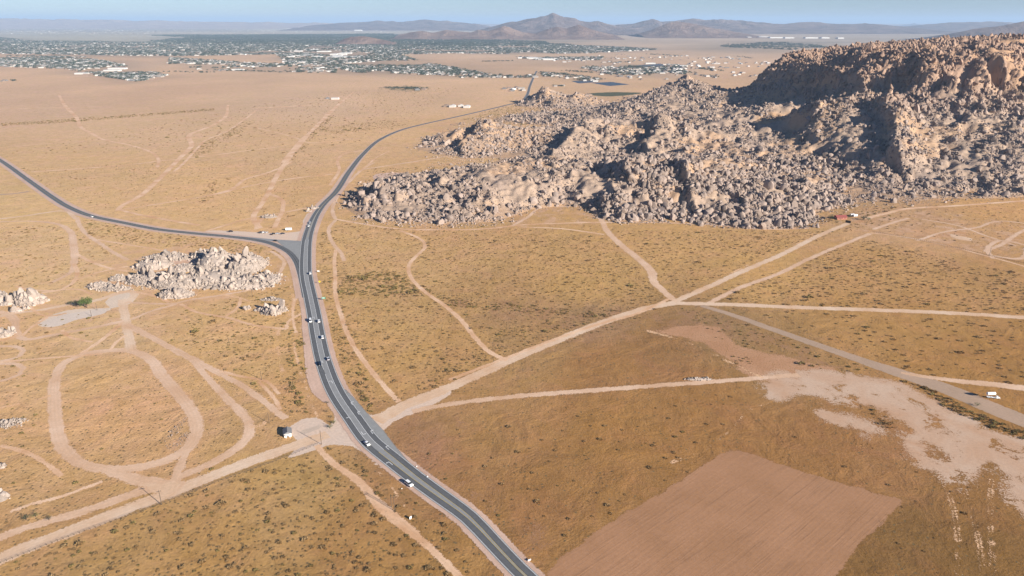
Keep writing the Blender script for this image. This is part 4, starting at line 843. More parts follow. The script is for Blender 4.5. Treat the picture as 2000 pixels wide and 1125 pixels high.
range_('row of brown foothills behind the town', [(770,70),(800,63),(822,60),(845,64),(872,58),(900,63),(920,64),(935,58),(952,62),(975,57),(985,53),(1000,57),(1020,64),(1045,67),(1065,60),(1090,55),(1105,60),(1130,52),(1150,58),(1175,64),(1210,70)], 11200, 900, FM2, 6, .3)
range_('distant range behind the mesa', [(1700,57),(1760,53),(1800,49),(1850,47),(1900,44),(1940,43),(1990,45),(2100,42)], 21000, 2500, FM, 7, .3)
range_('blue mountain at the right edge behind the mesa', [(1840,74),(1870,66),(1900,58),(1925,54),(1960,50),(1985,45),(2010,43),(2060,40),(2150,52)], 9500, 1300, FM, 8, .35)
range_('faint lone peak on the right horizon', [(1740,56),(1765,50),(1785,46),(1800,49),(1830,56)], 40000, 2500, FM, 9, .2)
range_('low pale knoll inside the town', [(660,82),(672,76),(685,72),(710,71),(730,74),(755,79),(775,83)], 8300, 330, FM2, 10, .15, 'knoll')
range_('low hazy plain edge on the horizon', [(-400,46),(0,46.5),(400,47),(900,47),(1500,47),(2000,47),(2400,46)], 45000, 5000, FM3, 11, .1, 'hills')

# ------------------------------------------------------------------ town: single houses nearest, the rest and its trees as masses
def roofmat(name, col):
    m, n = new_mat(name); r = N(n, 'ShaderNodeObjectInfo').outputs['Random']
    cr = N(n, 'ShaderNodeValToRGB'); cr.color_ramp.interpolation = 'CONSTANT'; e = cr.color_ramp.elements; e[0].color = (.52, .49, .45, 1); e[1].position = .26; e[1].color = (.36, .32, .28, 1)
    for p, c in ((.50, (.25, .19, .15, 1)), (.74, (.18, .175, .17, 1)), (.92, (.66, .64, .6, 1))): q = e.new(p); q.color = c
    n.links.new(r, cr.inputs[0]); return finish(m, n, cr.outputs[0], .8)
M['house'] = roofmat('house_paint', None)
M['warehouse'] = simple('warehouse_white', (.52, .51, .48), .7, 0, .03)
def house_mesh(w_, d, h, rh):
    b = MB(); b.prism([(-w_/2, -.3), (w_/2, -.3), (w_/2, h), (w_/2+.4, h), (0, h+rh), (-w_/2-.4, h), (-w_/2, h)], -d/2, d/2); return b.mesh('house', M['house'])
HM = [house_mesh(10, 15, 3.2, 1.8), house_mesh(12, 12, 3.4, 2.0), house_mesh(8, 22, 3.0, 1.2), house_mesh(14, 20, 4, 1.4)]
def blob(seed, col):
    r = random.Random(seed); bm = bmesh.new()
    for k in range(46):
        a = r.uniform(0, 6.28); q = math.sqrt(r.random()); zz = r.uniform(.12, 1.0); rr = q*math.sqrt(max(.05, 1-(zz-.45)**2*2.6)); c = Vector((math.cos(a)*rr, math.sin(a)*rr, zz))
        for _ in range(2):
            t = [c+Vector((r.uniform(-1, 1), r.uniform(-1, 1), r.uniform(-.7, .7)))*.30 for _ in range(3)]; bm.faces.new([bm.verts.new(p) for p in t])
    me = bpy.data.meshes.new('bush'); bm.to_mesh(me); bm.free(); me.materials.append(col); return me
M['town_leaf'] = leaf_mat('town_tree_leaves', (.055, .075, .055), (.085, .10, .075))
TREEB = [blob(k, M['town_leaf']) for k in range(4)]
def rand_in(polys, n, r, px=False):
    P = [PP(p) for p in polys] if px else polys; ar = []
    for p in P: q = np.array(p); ar.append(abs(np.sum(q[:, 0]*np.roll(q[:, 1], 1)-q[:, 1]*np.roll(q[:, 0], 1)))/2)
    ar = np.array(ar); out = []
    for p, a in zip(P, ar):
        q = np.array(p); k = int(n*a/ar.sum()); x0, y0 = q.min(0); x1, y1 = q.max(0); f = (x1-x0)*(y1-y0)/a; m_ = int(k*f)+1
        x = r.uniform(x0, x1, m_); y = r.uniform(y0, y1, m_); s = sdpoly(x, y, p) > 0; out.append(np.stack([x[s], y[s]], 1))
    return np.concatenate(out)
rt = np.random.default_rng(12)
a1 = rand_in([TOWNW[0]], 42000, rt); a2 = rand_in([TOWNW[1]], 2600, rt); a3 = rand_in(TOWN2W[:4]+TOWN2W[6:], 1500, rt)
TH = np.concatenate([a1, a2, a3]); cl = fbm(TH[:, 0], TH[:, 1], 420, 4, 61); TH = TH[(cl+.1*rt.random(len(TH))) > .47]
dk = mask(TH[:, 0], TH[:, 1], DARKW, 300); TH = TH[rt.random(len(TH)) > dk*.6]
a5 = rand_in([PP([(1080,112),(1240,106),(1420,112),(1520,118),(1500,150),(1300,158),(1200,156),(1080,135)])], 420, rt); a6 = rand_in([PP([(-40,50),(500,54),(900,62),(1000,70),(-40,66)])], 2600, rt); a5 = a5[fbm(a5[:, 0], a5[:, 1], 200, 3, 9) > .5]; TH = np.concatenate([TH, a5, a6])
extra = PP([(985,174),(994,173),(1003,175),(1010,172),(1018,174),(1001,178),(1022,177),(872,208),(884,209),(900,208),(912,210),(815,176),(828,175),(1085,169),(1098,168),(1142,158),(1152,155),(1158,157),(10,158),(3,160),(1450,143),(1432,142),(1150,187),(1335,155),(1345,155),(1392,150),(1440,148),(160,145),(168,146),(640,193),(655,194)])
d_ = np.linalg.norm(TH, axis=1); o_ = np.argsort(d_); TH = TH[o_]
ind = np.concatenate([np.array(extra), TH[:265]])
for k, (x, y) in enumerate(ind):
    me = HM[3] if k < len(extra) and k % 2 == 0 else HM[k % 4]; o = link('house', me, loc=(x, y, 0), rz=random.choice([0, 0, .2, 1.57, 1.7, -.1])); s = random.uniform(1.0, 1.35); o.scale = (s, s, s)
    if k < 7: tag(o, 'pale building of the compound left of the far road', 'house', 'compound left of the far road')
    elif k < 11: tag(o, 'low pale building alone on the middle plain', 'house', 'lone plant on the middle plain')
    elif k < len(extra): tag(o, 'isolated far house standing on the open plain', 'house', 'isolated houses on the open plain')
    elif x < -1000: tag(o, 'small house at the near left edge of the far town', 'house', 'houses at the left edge of the town')
    else: tag(o, 'small house at the near edge of the far town', 'house', 'houses at the middle edge of the town')
rest = TH[265:]; n = len(rest); s = rt.uniform(.9, 1.5, n)
tag(gn_scatter('town_houses', np.hstack([rest, np.zeros((n, 1))]), np.stack([np.zeros(n), np.zeros(n), rt.choice([0, .2, 1.57, 1.7], n)], 1), np.stack([s, s, s], 1), rt.integers(0, 4, n), HM), 'far town of pale houses packed together', 'town', None, 'stuff')
b1 = rand_in([TOWNW[0]], 62000, rt); b2 = rand_in([TOWNW[1]], 3200, rt); b3 = rand_in(TOWN2W[:4]+TOWN2W[6:], 1800, rt); b4 = rand_in(DARKW, 26000, rt)
TR = np.concatenate([b1, b2, b3]); TR = TR[(fbm(TR[:, 0], TR[:, 1], 420, 4, 61)+.1*rt.random(len(TR))) > .45]; bx, by = warp(b4[:, 0], b4[:, 1], 700, 1200, 15); TR = np.concatenate([TR, np.column_stack([bx, by])]); n = len(TR); s = rt.uniform(5, 12, n)
tag(gn_scatter('town_trees', np.hstack([TR, np.zeros((n, 1))]), np.stack([np.zeros(n), np.zeros(n), rt.uniform(0, 6, n)], 1), np.stack([s, s, s*.8], 1), rt.integers(0, 4, n), TREEB), 'dark green trees filling the far town', 'trees', None, 'stuff')
# tree rows around the farms
FT = []
for pts, n_, jit in [([(940,120),(1000,119)], 50, 14),([(1010,111),(1115,115)], 60, 22),([(1160,112),(1175,111)], 20, 12),([(1190,122),(1230,121)], 30, 14),([(1100,138),(1170,143)], 40, 22),([(1060,142),(1110,146)], 60, 20),([(1110,146),(1175,155)], 50, 18),([(1290,140),(1345,142)], 90, 30),([(1250,138),(1290,139)], 50, 16),([(1195,137),(1240,140)], 60, 16),([(1260,130),(1330,133)], 60, 20),([(1365,133),(1400,138)], 60, 22),([(900,150),(980,149)], 120, 22),([(330,140),(420,142)], 30, 22),([(430,137),(560,141)], 60, 16),([(760,172),(825,173)], 60, 14),([(1085,167),(1105,169)], 12, 8),([(20,157),(30,158)], 8, 6),([(1380,148),(1400,151)], 30, 12),([(1440,110),(1470,114)], 20, 18),([(1270,106),(1330,109)], 40, 22),([(1550,100),(1640,104)], 10, 30)]:
    P = np.array(PP(pts)); t = rt.random(n_)[:, None]; FT.append(P[0]*(1-t)+P[1]*t+rt.normal(0, jit, (n_, 2)))
FT = np.concatenate(FT); n = len(FT); s = rt.uniform(3.5, 7, n)
o_ = np.argsort(np.linalg.norm(FT, axis=1)); FT = FT[o_]
for k in range(60):
    o = link('tree', TREEB[k % 4], loc=(*FT[k], -.2)); q = float(s[k]); o.scale = (q, q, q*.85); tag(o, 'dark far tree in the rows around the farms', 'tree', 'nearest farm trees on the plain')
tag(gn_scatter('farm_trees', np.hstack([FT[60:], np.zeros((n-60, 1))]), np.zeros((n-60, 3)), np.stack([s, s, s*.8], 1)[60:], rt.integers(0, 4, n-60), TREEB), 'rows of dark trees around the far farms', 'trees', None, 'stuff')
# big white sheds
def shed(u, v, wd, dp, h, label, group):
    x, y = map(float, G(u, v)); b = MB(); b.prism([(-wd/2, -1), (wd/2, -1), (wd/2, h), (0, h*1.12), (-wd/2, h)], -dp/2, dp/2); tag(b.build('warehouse', M['warehouse'], loc=(x, y, 0)), label, 'warehouse', group)
for u, v, wd in [(566,57,260),(590,57.5,330),(625,58,420),(655,58.5,300),(680,59,260),(640,56,200),(700,60,200)]: shed(u, v, wd, 160, 22, 'long white warehouse in the haze left of the peaks', 'hazy warehouses left of the peaks')
for u, v, wd in [(1462,74,60),(1515,74.5,210),(1540,75,140),(1583,75,190),(1610,75,120),(1640,75.5,90),(1490,73.5,150)]: shed(u, v, wd, 90, 16, 'white warehouse on the plain left of the mesa', 'warehouses left of the mesa')
for k in range(20):
    u = rt.uniform(545, 700); v = rt.uniform(97, 113); shed(u, v, rt.uniform(35, 100), rt.uniform(30, 60), 8, 'large white roof in the shopping belt of the town', 'large roofs in the town')
for u, v, wd in [(1035,114,110),(1045,115,90),(1060,116,120),(1072,117,80),(1020,114,60)]: shed(u, v, wd, 45, 8, 'white roofed plant above the end of the far road', 'white plant above the far road')
for u, v, wd in [(465,137.5,60),(620,135,45),(160,145,60),(220,139,80),(230,135,90),(1270,125,60),(1320,128,45),(1335,130,45),(590,110,70),(120,52,300),(140,53,200)]: shed(u, v, wd, wd*.4, 7, 'single white shed at the edge of the far town', 'single white sheds')

# ------------------------------------------------------------------ shrubs
def shrub_mesh(seed, mat, n=58):
    r = random.Random(seed); bm = bmesh.new()
    for k in range(n):
        a = r.uniform(0, 6.28); q = math.sqrt(r.random()); zz = r.uniform(.05, .8)*(1-.5*q*q); c = Vector((math.cos(a)*q, math.sin(a)*q, zz)); d = Vector((c.x*.6, c.y*.6, .5)).normalized()
        sd = d.cross(Vector((r.gauss(0, 1), r.gauss(0, 1), .3))).normalized()*r.uniform(.14, .27); L = r.uniform(.28, .5)
        bm.faces.new([bm.verts.new(p) for p in (c-sd, c+sd, c+d*L*.8+sd*.5, c+d*L)])
    me = bpy.data.meshes.new('shrub'); bm.to_mesh(me); bm.free(); me.materials.append(mat); return me
SHR = [shrub_mesh(k, M['brush'], 58) for k in range(4)]+[shrub_mesh(k+9, M['brush_green'], 62) for k in range(3)]
ZN = [ # polygon, mean spacing m2, size m, green share, label
 ([(-20,1140),(0,1110),(330,985),(600,885),(640,872),(700,885),(970,1140)], 19, 1.2, .2, 'dark desert shrub dotting the lower left scrub field', 'shrubs of the lower left field'),
 ([(650,440),(1170,460),(1270,540),(1310,580),(1000,700),(740,800),(690,740),(655,600)], 26, 1.1, .1, 'low desert shrub of the middle scrub field', 'shrubs of the middle field'),
 ([(1000,640),(1300,590),(1240,625),(1000,705),(860,755),(830,740)], 24, 1.1, .3, 'shrub on the upper bank of the right dirt road', 'shrubs of the right road bank'),
 ([(1350,590),(1690,465),(2080,555),(2080,622)], 30, 1.25, .1, 'low shrub in the right hand field', 'shrubs of the right field'),
 ([(1420,600),(2080,632),(2080,770),(1850,745),(1500,630)], 85, 1.4, .1, 'sparse shrub in the field below the level dirt road', 'shrubs below the level road'),
 ([(1200,450),(1650,450),(1320,575),(1290,540)], 30, 1.2, .1, 'low shrub between the ridge and the crossing', 'shrubs above the crossing'),
 ([(345,605),(560,560),(600,640),(620,800),(560,810),(450,725),(380,690)], 24, 1.05, .45, 'roadside scrub left of the highway', 'shrubs left of the highway'),
 ([(565,640),(600,660),(600,740),(625,810),(600,812),(570,740)], 9, 1.4, .7, 'dense green shrub on the highway verge', 'verge shrubs left of the highway'),
 ([(770,850),(1450,760),(1430,860),(1080,1080),(980,1040)], 170, 1.25, .1, 'lone shrub in the brown right field', 'shrubs of the brown field'),
 ([(60,440),(320,455),(560,490),(240,480),(160,560),(-20,560),(-20,440)], 60, 1.3, .3, 'shrub of the left plain below the highway', 'shrubs of the left plain'),
 ([(150,425),(390,460),(560,480),(560,500),(300,480),(180,460)], 24, 1.3, .4, 'shrub strip below the left highway', 'shrubs below the left highway'),
 ([(0,330),(640,300),(600,410),(560,450),(200,405),(60,350)], 75, 1.0, .2, 'shrub dotting the plain above the left highway', 'shrubs above the left highway'),
 ([(665,545),(720,530),(800,538),(860,575),(800,580),(660,575)], 9, 1.5, .6, 'dense green brush of the swale', 'brush of the swale'),
 ([(860,575),(960,590),(1200,612),(1180,625),(960,606),(860,595)], 14, 1.3, .5, 'brush line of the swale', 'brush of the swale'),
 ([(625,450),(650,450),(652,560),(690,680),(740,790),(700,790),(655,700),(635,600)], 16, 1.25, .5, 'shrub along the right verge of the highway', 'shrubs right of the highway'),
 ([(700,740),(760,790),(735,815),(712,800)], 12, 1.3, .8, 'green shrub in the corner by the right dirt road', 'corner shrubs'),
 ([(1720,735),(1800,760),(1860,780),(1930,812),(2080,865),(2080,890),(2000,852),(1937,836),(1842,797),(1807,769)], 6, 1.5, .5, 'dense brush in the wash beside the old paved lane', 'brush of the lane wash'),
 ([(1640,778),(1700,780),(1750,805),(1755,840),(1730,835),(1690,805)], 14, 1.2, .3, 'brush on the mound in the sand flat', 'brush of the sand mound'),
 ([(1310,600),(1400,612),(1600,680),(1720,722),(1640,735),(1400,660)], 40, 1.1, .7, 'weedy shrub south of the old paved lane', 'shrubs south of the lane'),
 ([(1420,694),(1468,700),(1468,715),(1432,714)], 14, 1.2, .3, 'brush ring on the small mound', 'brush of the small mound'),
 ([(0,600),(560,640),(540,780),(380,690),(250,640),(60,780),(0,760)], 110, 1.2, .5, 'shrub scattered around the left camp', 'shrubs around the camp'),
 ([(100,700),(300,720),(370,820),(330,890),(160,900),(110,840)], 260, .9, .6, 'tiny shrub inside or beside the oval loop', 'shrubs of the oval loop'),
 ([(0,780),(100,780),(110,880),(250,945),(0,1040)], 110, 1.1, .6, 'shrub left of the oval loop', 'shrubs left of the loop'),
 ([(385,840),(480,870),(330,950),(600,860),(560,850),(420,780)], 150, 1.1, .4, 'shrub between the loop and the wide dirt road', 'shrubs above the wide dirt road'),
 ([(700,880),(780,940),(1020,1110),(970,1125),(800,980)], 20, 1.0, .4, 'shrub on the lower left verge of the highway', 'verge shrubs of the lower highway'),
 ([(770,860),(860,950),(1060,1100),(1080,1080),(960,1000),(850,900)], 60, .9, .4, 'shrub on the lower right verge of the highway', 'verge shrubs of the lower highway'),
 ([(1700,400),(2080,392),(2080,500),(1720,455)], 130, 1.1, .3, 'shrub on the scraped ground below the mesa', 'shrubs below the mesa'),
 ([(640,430),(660,420),(1000,445),(1180,440),(1180,455),(700,450)], 60, 1.1, .3, 'shrub at the foot of the boulder ridge', 'shrubs at the ridge foot'),
 ([(720,330),(1000,320),(820,345),(700,390)], 50, 1.3, .4, 'shrub in the sandy valley behind the ridge', 'shrubs of the sandy valley'),
 ([(1000,200),(1200,215),(1250,235),(1000,245),(900,235)], 70, 1.8, .7, 'shrub below the far boulder hill', 'shrubs below the far hill'),
 ([(1560,430),(1700,405),(1790,405),(1760,430),(1640,455)], 60, 1.3, .5, 'shrub beside the red roofed house', 'shrubs near the red house'),
 ([(1480,820),(1900,900),(2000,1000),(2000,1125),(1700,1125),(1780,970),(1440,880)], 200, .8, .1, 'tiny tuft in the lower right field', 'tufts of the lower right field'),
]
ZN += [([(0,241),(120,234),(420,212),(420,216),(120,240),(0,246)], 40, 2.0, .5, 'dark brush line across the far plain', 'far brush line'),
 ([(360,300),(430,262),(480,236),(500,238),(440,275),(380,312)], 60, 2.0, .4, 'brush along the far wash', 'far wash brush'),
 ([(545,330),(600,262),(650,222),(656,226),(610,270),(560,330)], 60, 1.8, .4, 'brush along the long wash', 'long wash brush'),
 ([(395,375),(420,350),(425,380),(400,400)], 30, 1.8, .4, 'brush patch on the upper plain', 'upper plain brush'),
 ([(600,250),(760,235),(800,245),(660,262)], 90, 1.8, .3, 'brush left of the far road', 'far road brush'),
 ([(0,300),(640,180),(900,170),(760,262),(640,300)], 420, 1.7, .3, 'brush of the far plain', 'far plain brush')]
def clear_of_roads(x, y, pad=.6):
    ok = np.ones(x.shape, bool)
    for P, hw_ in AVOID:
        P = np.asarray(P); x0, y0 = P.min(0)-hw_-3; x1, y1 = P.max(0)+hw_+3; near_ = (x > x0) & (x < x1) & (y > y0) & (y < y1) & ok
        idx = np.where(near_)[0]
        if not len(idx): continue
        px_, py_ = x[idx], y[idx]; d = np.full(len(idx), 1e9)
        for a, b in zip(P[:-1], P[1:]):
            e = b-a; L2 = e@e+1e-9; t = np.clip(((px_-a[0])*e[0]+(py_-a[1])*e[1])/L2, 0, 1); d = np.minimum(d, np.hypot(px_-a[0]-t*e[0], py_-a[1]-t*e[1]))
        ok[idx] &= d > hw_+pad
    for P in AVOIDP:
        ok &= sdpoly(x, y, P) < 1
    return ok
for _i in range(len(AVOIDP)): AVOIDP[_i] = AVOIDP[_i][::3] if len(AVOIDP[_i]) > 40 else AVOIDP[_i]
rs = np.random.default_rng(99); SX = []
for zi, (poly, per, size, green, lab, grp) in enumerate(ZN):
    W = PP(poly); q = np.array(W); area = abs(np.sum(q[:, 0]*np.roll(q[:, 1], 1)-q[:, 1]*np.roll(q[:, 0], 1)))/2
    sp_ = math.sqrt(per)*.93; gx_, gy_ = np.meshgrid(np.arange(q[:, 0].min(), q[:, 0].max(), sp_), np.arange(q[:, 1].min(), q[:, 1].max(), sp_)); gx_[::2] += sp_/2   # plants keep their distance from each other
    x = gx_.ravel()+rs.uniform(-.42, .42, gx_.size)*sp_; y = gy_.ravel()+rs.uniform(-.42, .42, gx_.size)*sp_; ins_ = sdpoly(x+(fbm(x, y, 30, 3, 8)-.5)*30, y, W) > 0; x, y = x[ins_], y[ins_]; pt = np.column_stack([x, y])
    cl = fbm(x, y, 45, 3, 5+zi); keep = (cl+1.2*rs.random(len(x)) > .78)
    pt = pt[keep]; n = len(pt); s = size*np.exp(rs.normal(0, .42, n))*.56
    SX.append(np.column_stack([pt, s, rs.random(n) < green, np.full(n, zi)]))
SX = np.concatenate(SX); SX = SX[clear_of_roads(SX[:, 0], SX[:, 1])]; SX = SX[hz(SX[:, 0], np.maximum(SX[:, 1], 801)) < .3]
u, v = PR(SX[:, 0], SX[:, 1]); inv = (u > 2) & (u < 1998) & (v < 1123); big = SX[:, 2]/np.hypot(SX[:, 1]*cp+H*sp, 1)*inv
o_ = np.argsort(-big); n = len(SX)
def kidx_(row, k): return (4+k % 3) if row[3] else k % 4
for k in o_[:300]:
    r_ = SX[k]; o = link('shrub', SHR[kidx_(r_, int(k))], loc=(r_[0], r_[1], 0), rz=random.uniform(0, 6.28)); o.scale = (r_[2], r_[2], r_[2]*.85); z_ = ZN[int(r_[4])]; tag(o, z_[4], 'shrub', z_[5])
rr = SX[o_[300:]]; m_ = len(rr)
tag(gn_scatter('shrubs', np.column_stack([rr[:, :2], np.zeros(m_)]), np.column_stack([np.zeros((m_, 2)), rs.uniform(0, 6.28, m_)]), np.column_stack([rr[:, 2], rr[:, 2], rr[:, 2]*.85]), [kidx_(r_, k) for k, r_ in enumerate(rr)], SHR), 'countless small desert shrubs covering the fields', 'shrubs', None, 'stuff')
print('SHRUBS', len(SX), 'ROCKS', len(P_))

# ------------------------------------------------------------------ trees of the camp and the red house
def tree(u, v, h, rad, label, leaf='leaf', seed=1, name='tree', n=420, group=None):
    r = random.Random(seed); x, y = map(float, G(u, v)); root = bpy.data.objects.new(name, None); C.objects.link(root); root.location = (x, y, 0); tag(root, label, 'tree', group)
    b = MB(); b.tube((0, 0, -.2), (0, 0, h*.35), rad*.09, rad*.06); cl = []
    for k in range(7):
        a = k*.9+r.uniform(-.3, .3); e = Vector((math.cos(a)*rad*.55, math.sin(a)*rad*.55, h*r.uniform(.5, .8))); b.tube((0, 0, h*.32), e, rad*.05, rad*.02, 5); cl.append((e, rad*r.uniform(.38, .55)))
    cl.append((Vector((0, 0, h*.75)), rad*.5)); b.build('trunk', M['bark'], root); bm = bmesh.new()
    for k in range(n):
        c, q = r.choice(cl); d = Vector((r.gauss(0, 1), r.gauss(0, 1), r.gauss(0, .8))); d.normalize(); c2 = c+d*q*r.random()**.4; c2.z = max(.3, c2.z); w_ = rad*.085
        t = [c2+Vector((r.uniform(-1, 1), r.uniform(-1, 1), r.uniform(-.8, .8)))*w_ for _ in range(4)]; bm.faces.new([bm.verts.new(p) for p in t])
    me = bpy.data.meshes.new('crown'); bm.to_mesh(me); bm.free(); me.materials.append(M[leaf]); link('crown', me, root); return root
tree(170, 601, 9, 6.2, 'bright green bushy tree beside the pale gravel lot', 'leaf', 3, n=900)
tree(150, 597, 5, 3.2, 'dull dark tree just left of the bright green tree', 'leaf_dark', 4)
tree(138, 596, 4, 2.6, 'small grey green tree leftmost of the camp trees', 'leaf_dark', 5)
tree(1622, 429, 6, 4.4, 'dark round tree left of the red roofed house', 'leaf_dark', 6)
tree(1632, 432, 4, 2.6, 'small tree in front of the red roofed house', 'leaf_dark', 7)
tree(1657, 426, 5, 3.6, 'tree right of the red roofed house', 'leaf_dark', 8)
tree(1687, 430, 6, 4.6, 'broad dark tree behind the dirt road end', 'leaf_dark', 9)
tree(1696, 431, 4.5, 2.8, 'bright green tree right of the broad dark tree', 'leaf', 10)
tree(1602, 417, 3.5, 3.0, 'dull tree against the ridge boulders', 'leaf_dark', 11)
tree(645, 836, 2.6, 2.4, 'green bush beside the paved junction apron', 'leaf', 12, 'bush', 160); tree(652, 828, 2.6, 2.2, 'second green bush of the junction apron row', 'leaf', 13, 'bush', 160)
tree(638, 805, 1.9, 1.6, 'dark bush near the top of the verge row', 'leaf_dark', 14, 'bush', 120); tree(640, 800-12, 1.8, 1.6, 'topmost dark bush of the verge row', 'leaf_dark', 15, 'bush', 120); tree(646, 816, 1.8, 1.5, 'middle bush of the verge row', 'leaf_dark', 16, 'bush', 120)
tree(1908, 793, 2.5, 2.2, 'green bush at the edge of the old paved lane', 'leaf', 17, 'bush', 160); tree(96, 1058-42, 2.4, 2.0, 'leafy bush at the lower left track', 'leaf_dark', 18, 'bush', 160); tree(52, 1016, 2.8, 2.4, 'larger leafy bush above the lower left track', 'leaf_dark', 19, 'bush', 200); tree(70, 1010, 2.4, 2.0, 'right bush of the pair above the lower left track', 'leaf', 20, 'bush', 160)

# ------------------------------------------------------------------ buildings
def at(root, u, v, rz=0): x, y = map(float, G(u, v)); root.location = (x, y, 0); root.rotation_euler = (0, 0, rz)
def empty(name, label, cat, group=None): o = bpy.data.objects.new(name, None); C.objects.link(o); return tag(o, label, cat, group)
k_ = empty('kiosk', 'small white kiosk with a grey pitched roof beside the paved apron', 'kiosk'); at(k_, 562, 849, .35)
MB().box(-2.2, 2.2, -3.0, 3.0, -.2, 2.6).build('wall', M['stucco'], k_)
rf = MB().prism([(-2.7, 2.62), (2.7, 2.62), (0, 4.0)], -3.4, 3.4).build('roof', M['roofgrey'], k_)
MB().box(-.5, .5, -3.06, -3.0, 0, 2.1).build('door', M['wood'], k_)
for q in (-1.2, 1.2): MB().box(2.2, 2.26, q-.5, q+.5, 1.0, 2.0).build('window', M['glass'], k_)
b = MB()
for q in (-1, 1): b.tube((q*1.2, -4.6, 0), (q*1.2, -4.6, 2.2), .08)
b.box(-1.5, 1.5, -4.9, -3.45, 2.2, 2.3); b.build('awning', M['white'], k_)
h_ = empty('house', 'red roofed house among dark trees below the ridge', 'house'); at(h_, 1641, 427, .1)
MB().box(-6.5, 6.5, -4, 4, -.2, 2.8).build('wall', simple('red_wall', (.40, .16, .12), .8), h_)
MB().prism([(-4.8, 2.82), (4.8, 2.82), (0, 5.0)], -7.4, 7.4).build('roof', M['redroof'], h_).rotation_euler = (0, 0, math.pi/2)
for q in (-4, 0, 4): MB().box(q-.6, q+.6, -4.06, -4, 1, 2.1).build('window', M['glass'], h_)
MB().box(-2.5, -1.6, -4.05, -4, 0, 2.1).build('door', M['wood'], h_)
for u, v, l in [(1664,422,'white trailer home right of the red roofed house'),(1670,423,'smaller white trailer at the right of the red roofed house')]:
    o = empty('trailer_home', l, 'trailer'); at(o, u, v, .3); MB().box(-3, 3, -1.3, 1.3, .6, 3.0, .15).build('body', M['white'], o); MB().box(-1.4, -.4, -1.35, -1.3, 1.5, 2.3).build('window', M['glass'], o)
    for q in (-.5, .5):
        MB().tube((q, -1.35, .4), (q, -1.05, .4), .4, n=12).build('wheel', M['rubber'], o)
o = empty('ramp_sign', 'dark board lying at the upper end of the straight dirt road', 'board'); at(o, 1656, 436, -.7)
MB().box(-3.2, 3.2, -.12, .12, .4, 3.6).build('panel', M['black'], o)
for q in (-2.4, 2.4): MB().tube((q, .1, -.1), (q, .1, 2), .1).build('post', M['wood'], o)
# water tank on legs and the truck under it
t_ = empty('water_tank', 'long white tank raised on steel legs beside the old paved lane', 'tank'); at(t_, 1933, 779, .05); t_.scale = (.75, .75, .75)
bt = MB(); bt.tube((-3.6, 0, 5.6), (3.6, 0, 5.6), 1.35, n=18); bt.tube((3.6, 0, 5.6), (3.95, 0, 5.6), 1.35, .9, 18); bt.tube((-3.6, 0, 5.6), (-3.95, 0, 5.6), 1.35, .9, 18); bt.build('tank', M['white'], t_)
for q in (-2.8, 2.8):
    for s in (-1, 1): MB().tube((q, s*1.3, -.1), (q, s*.9, 4.6), .13).build('leg', M['steel'], t_)
    MB().tube((q, -1.2, 2.0), (q, 1.2, 2.0), .07).build('brace', M['steel'], t_)
MB().tube((0, 0, 4.3), (0, -1.6, 3.8), .15).build('pipe', M['steel'], t_)

# ------------------------------------------------------------------ vehicles
PROF = {'suv': ([(-2.35, .45), (2.35, .45), (2.4, .95), (2.25, 1.08), (1.25, 1.15), (-2.3, 1.15), (-2.4, .9)], [(-2.25, 1.15), (1.2, 1.15), (.55, 1.72), (-2.0, 1.75)]),
        'sedan': ([(-2.25, .4), (2.25, .4), (2.3, .75), (2.1, .9), (1.0, .98), (-1.6, 1.0), (-2.25, .95)], [(-1.65, .98), (1.0, .98), (.35, 1.42), (-1.0, 1.44)]),
        'pickup': ([(-2.75, .5), (2.7, .5), (2.75, 1.0), (2.6, 1.12), (1.6, 1.2), (-2.75, 1.15)], [(-.6, 1.15), (1.5, 1.2), (.95, 1.8), (-.4, 1.82)]),
        'van': ([(-2.6, .4), (2.6, .4), (2.65, 1.0), (2.3, 1.3), (-2.65, 1.3)], [(-2.6, 1.3), (2.25, 1.3), (1.5, 2.1), (-2.5, 2.15)])}
def vehicle(kind, paint, u, v, label, flip=False, rz=None, sc=1.12, group=None, zoff=.24, cat=None):
    nm = {'suv': 'parked_car', 'sedan': 'car', 'pickup': 'pickup_truck', 'van': 'van'}[kind]; nm = 'car' if kind == 'suv' else nm
    o = empty(nm, label, cat or {'pickup': 'pickup truck', 'van': 'van'}.get(kind, 'car'), group); x, y = map(float, G(u, v, zoff)); a = near_tangent(x, y) if rz is None else rz
    o.location = (x, y, zoff+.02); o.rotation_euler = (0, 0, a+(math.pi if flip else 0)); o.scale = (sc, sc, sc)
    lo, hi = PROF[kind]; b = MB().prism(lo, -.95, .95, .97, .9)
    bmesh.ops.bevel(b.bm, geom=list(b.bm.edges), offset=.06, segments=1, affect='EDGES'); b.build('body', M[paint], o)
    MB().prism(hi, -.88, .88, .84, 1.25).build('cabin_glass', M['glass'], o)
    xs = [p[0] for p in hi if p[1] > 1.3]; zt = max(p[1] for p in hi); MB().box(min(xs)+.05, max(xs)-.05, -.70, .70, zt-.01, zt+.05).build('roof', M[paint], o)
    L = max(p[0] for p in lo)
    for sx in (-1, 1):
        for sy in (-1, 1): MB().tube((sx*L*.6, sy*.72, .36), (sx*L*.6, sy*.98, .36), .36, n=14).build('wheel', M['rubber'], o)
    for sy in (-1, 1):
        MB().box(L-.03, L+.03, sy*.72-.2, sy*.72+.2, .72, .9).build('headlight', M['lamp'], o); MB().box(-L-.03, -L+.03, sy*.75-.15, sy*.75+.15, .75, .95).build('tail_light', M['redlamp'], o)
    if kind == 'pickup': MB().box(-2.6, -.7, -.75, .75, 1.12, 1.17).build('cargo_bed', M['black'], o)
    return o
vehicle('suv', 'white', 799, 947, 'white sport utility car nearest on the lower highway', True, sc=1.2)
vehicle('sedan', 'white', 717, 868, 'white car with a dark cabin at the kiosk junction', True, sc=1.15)
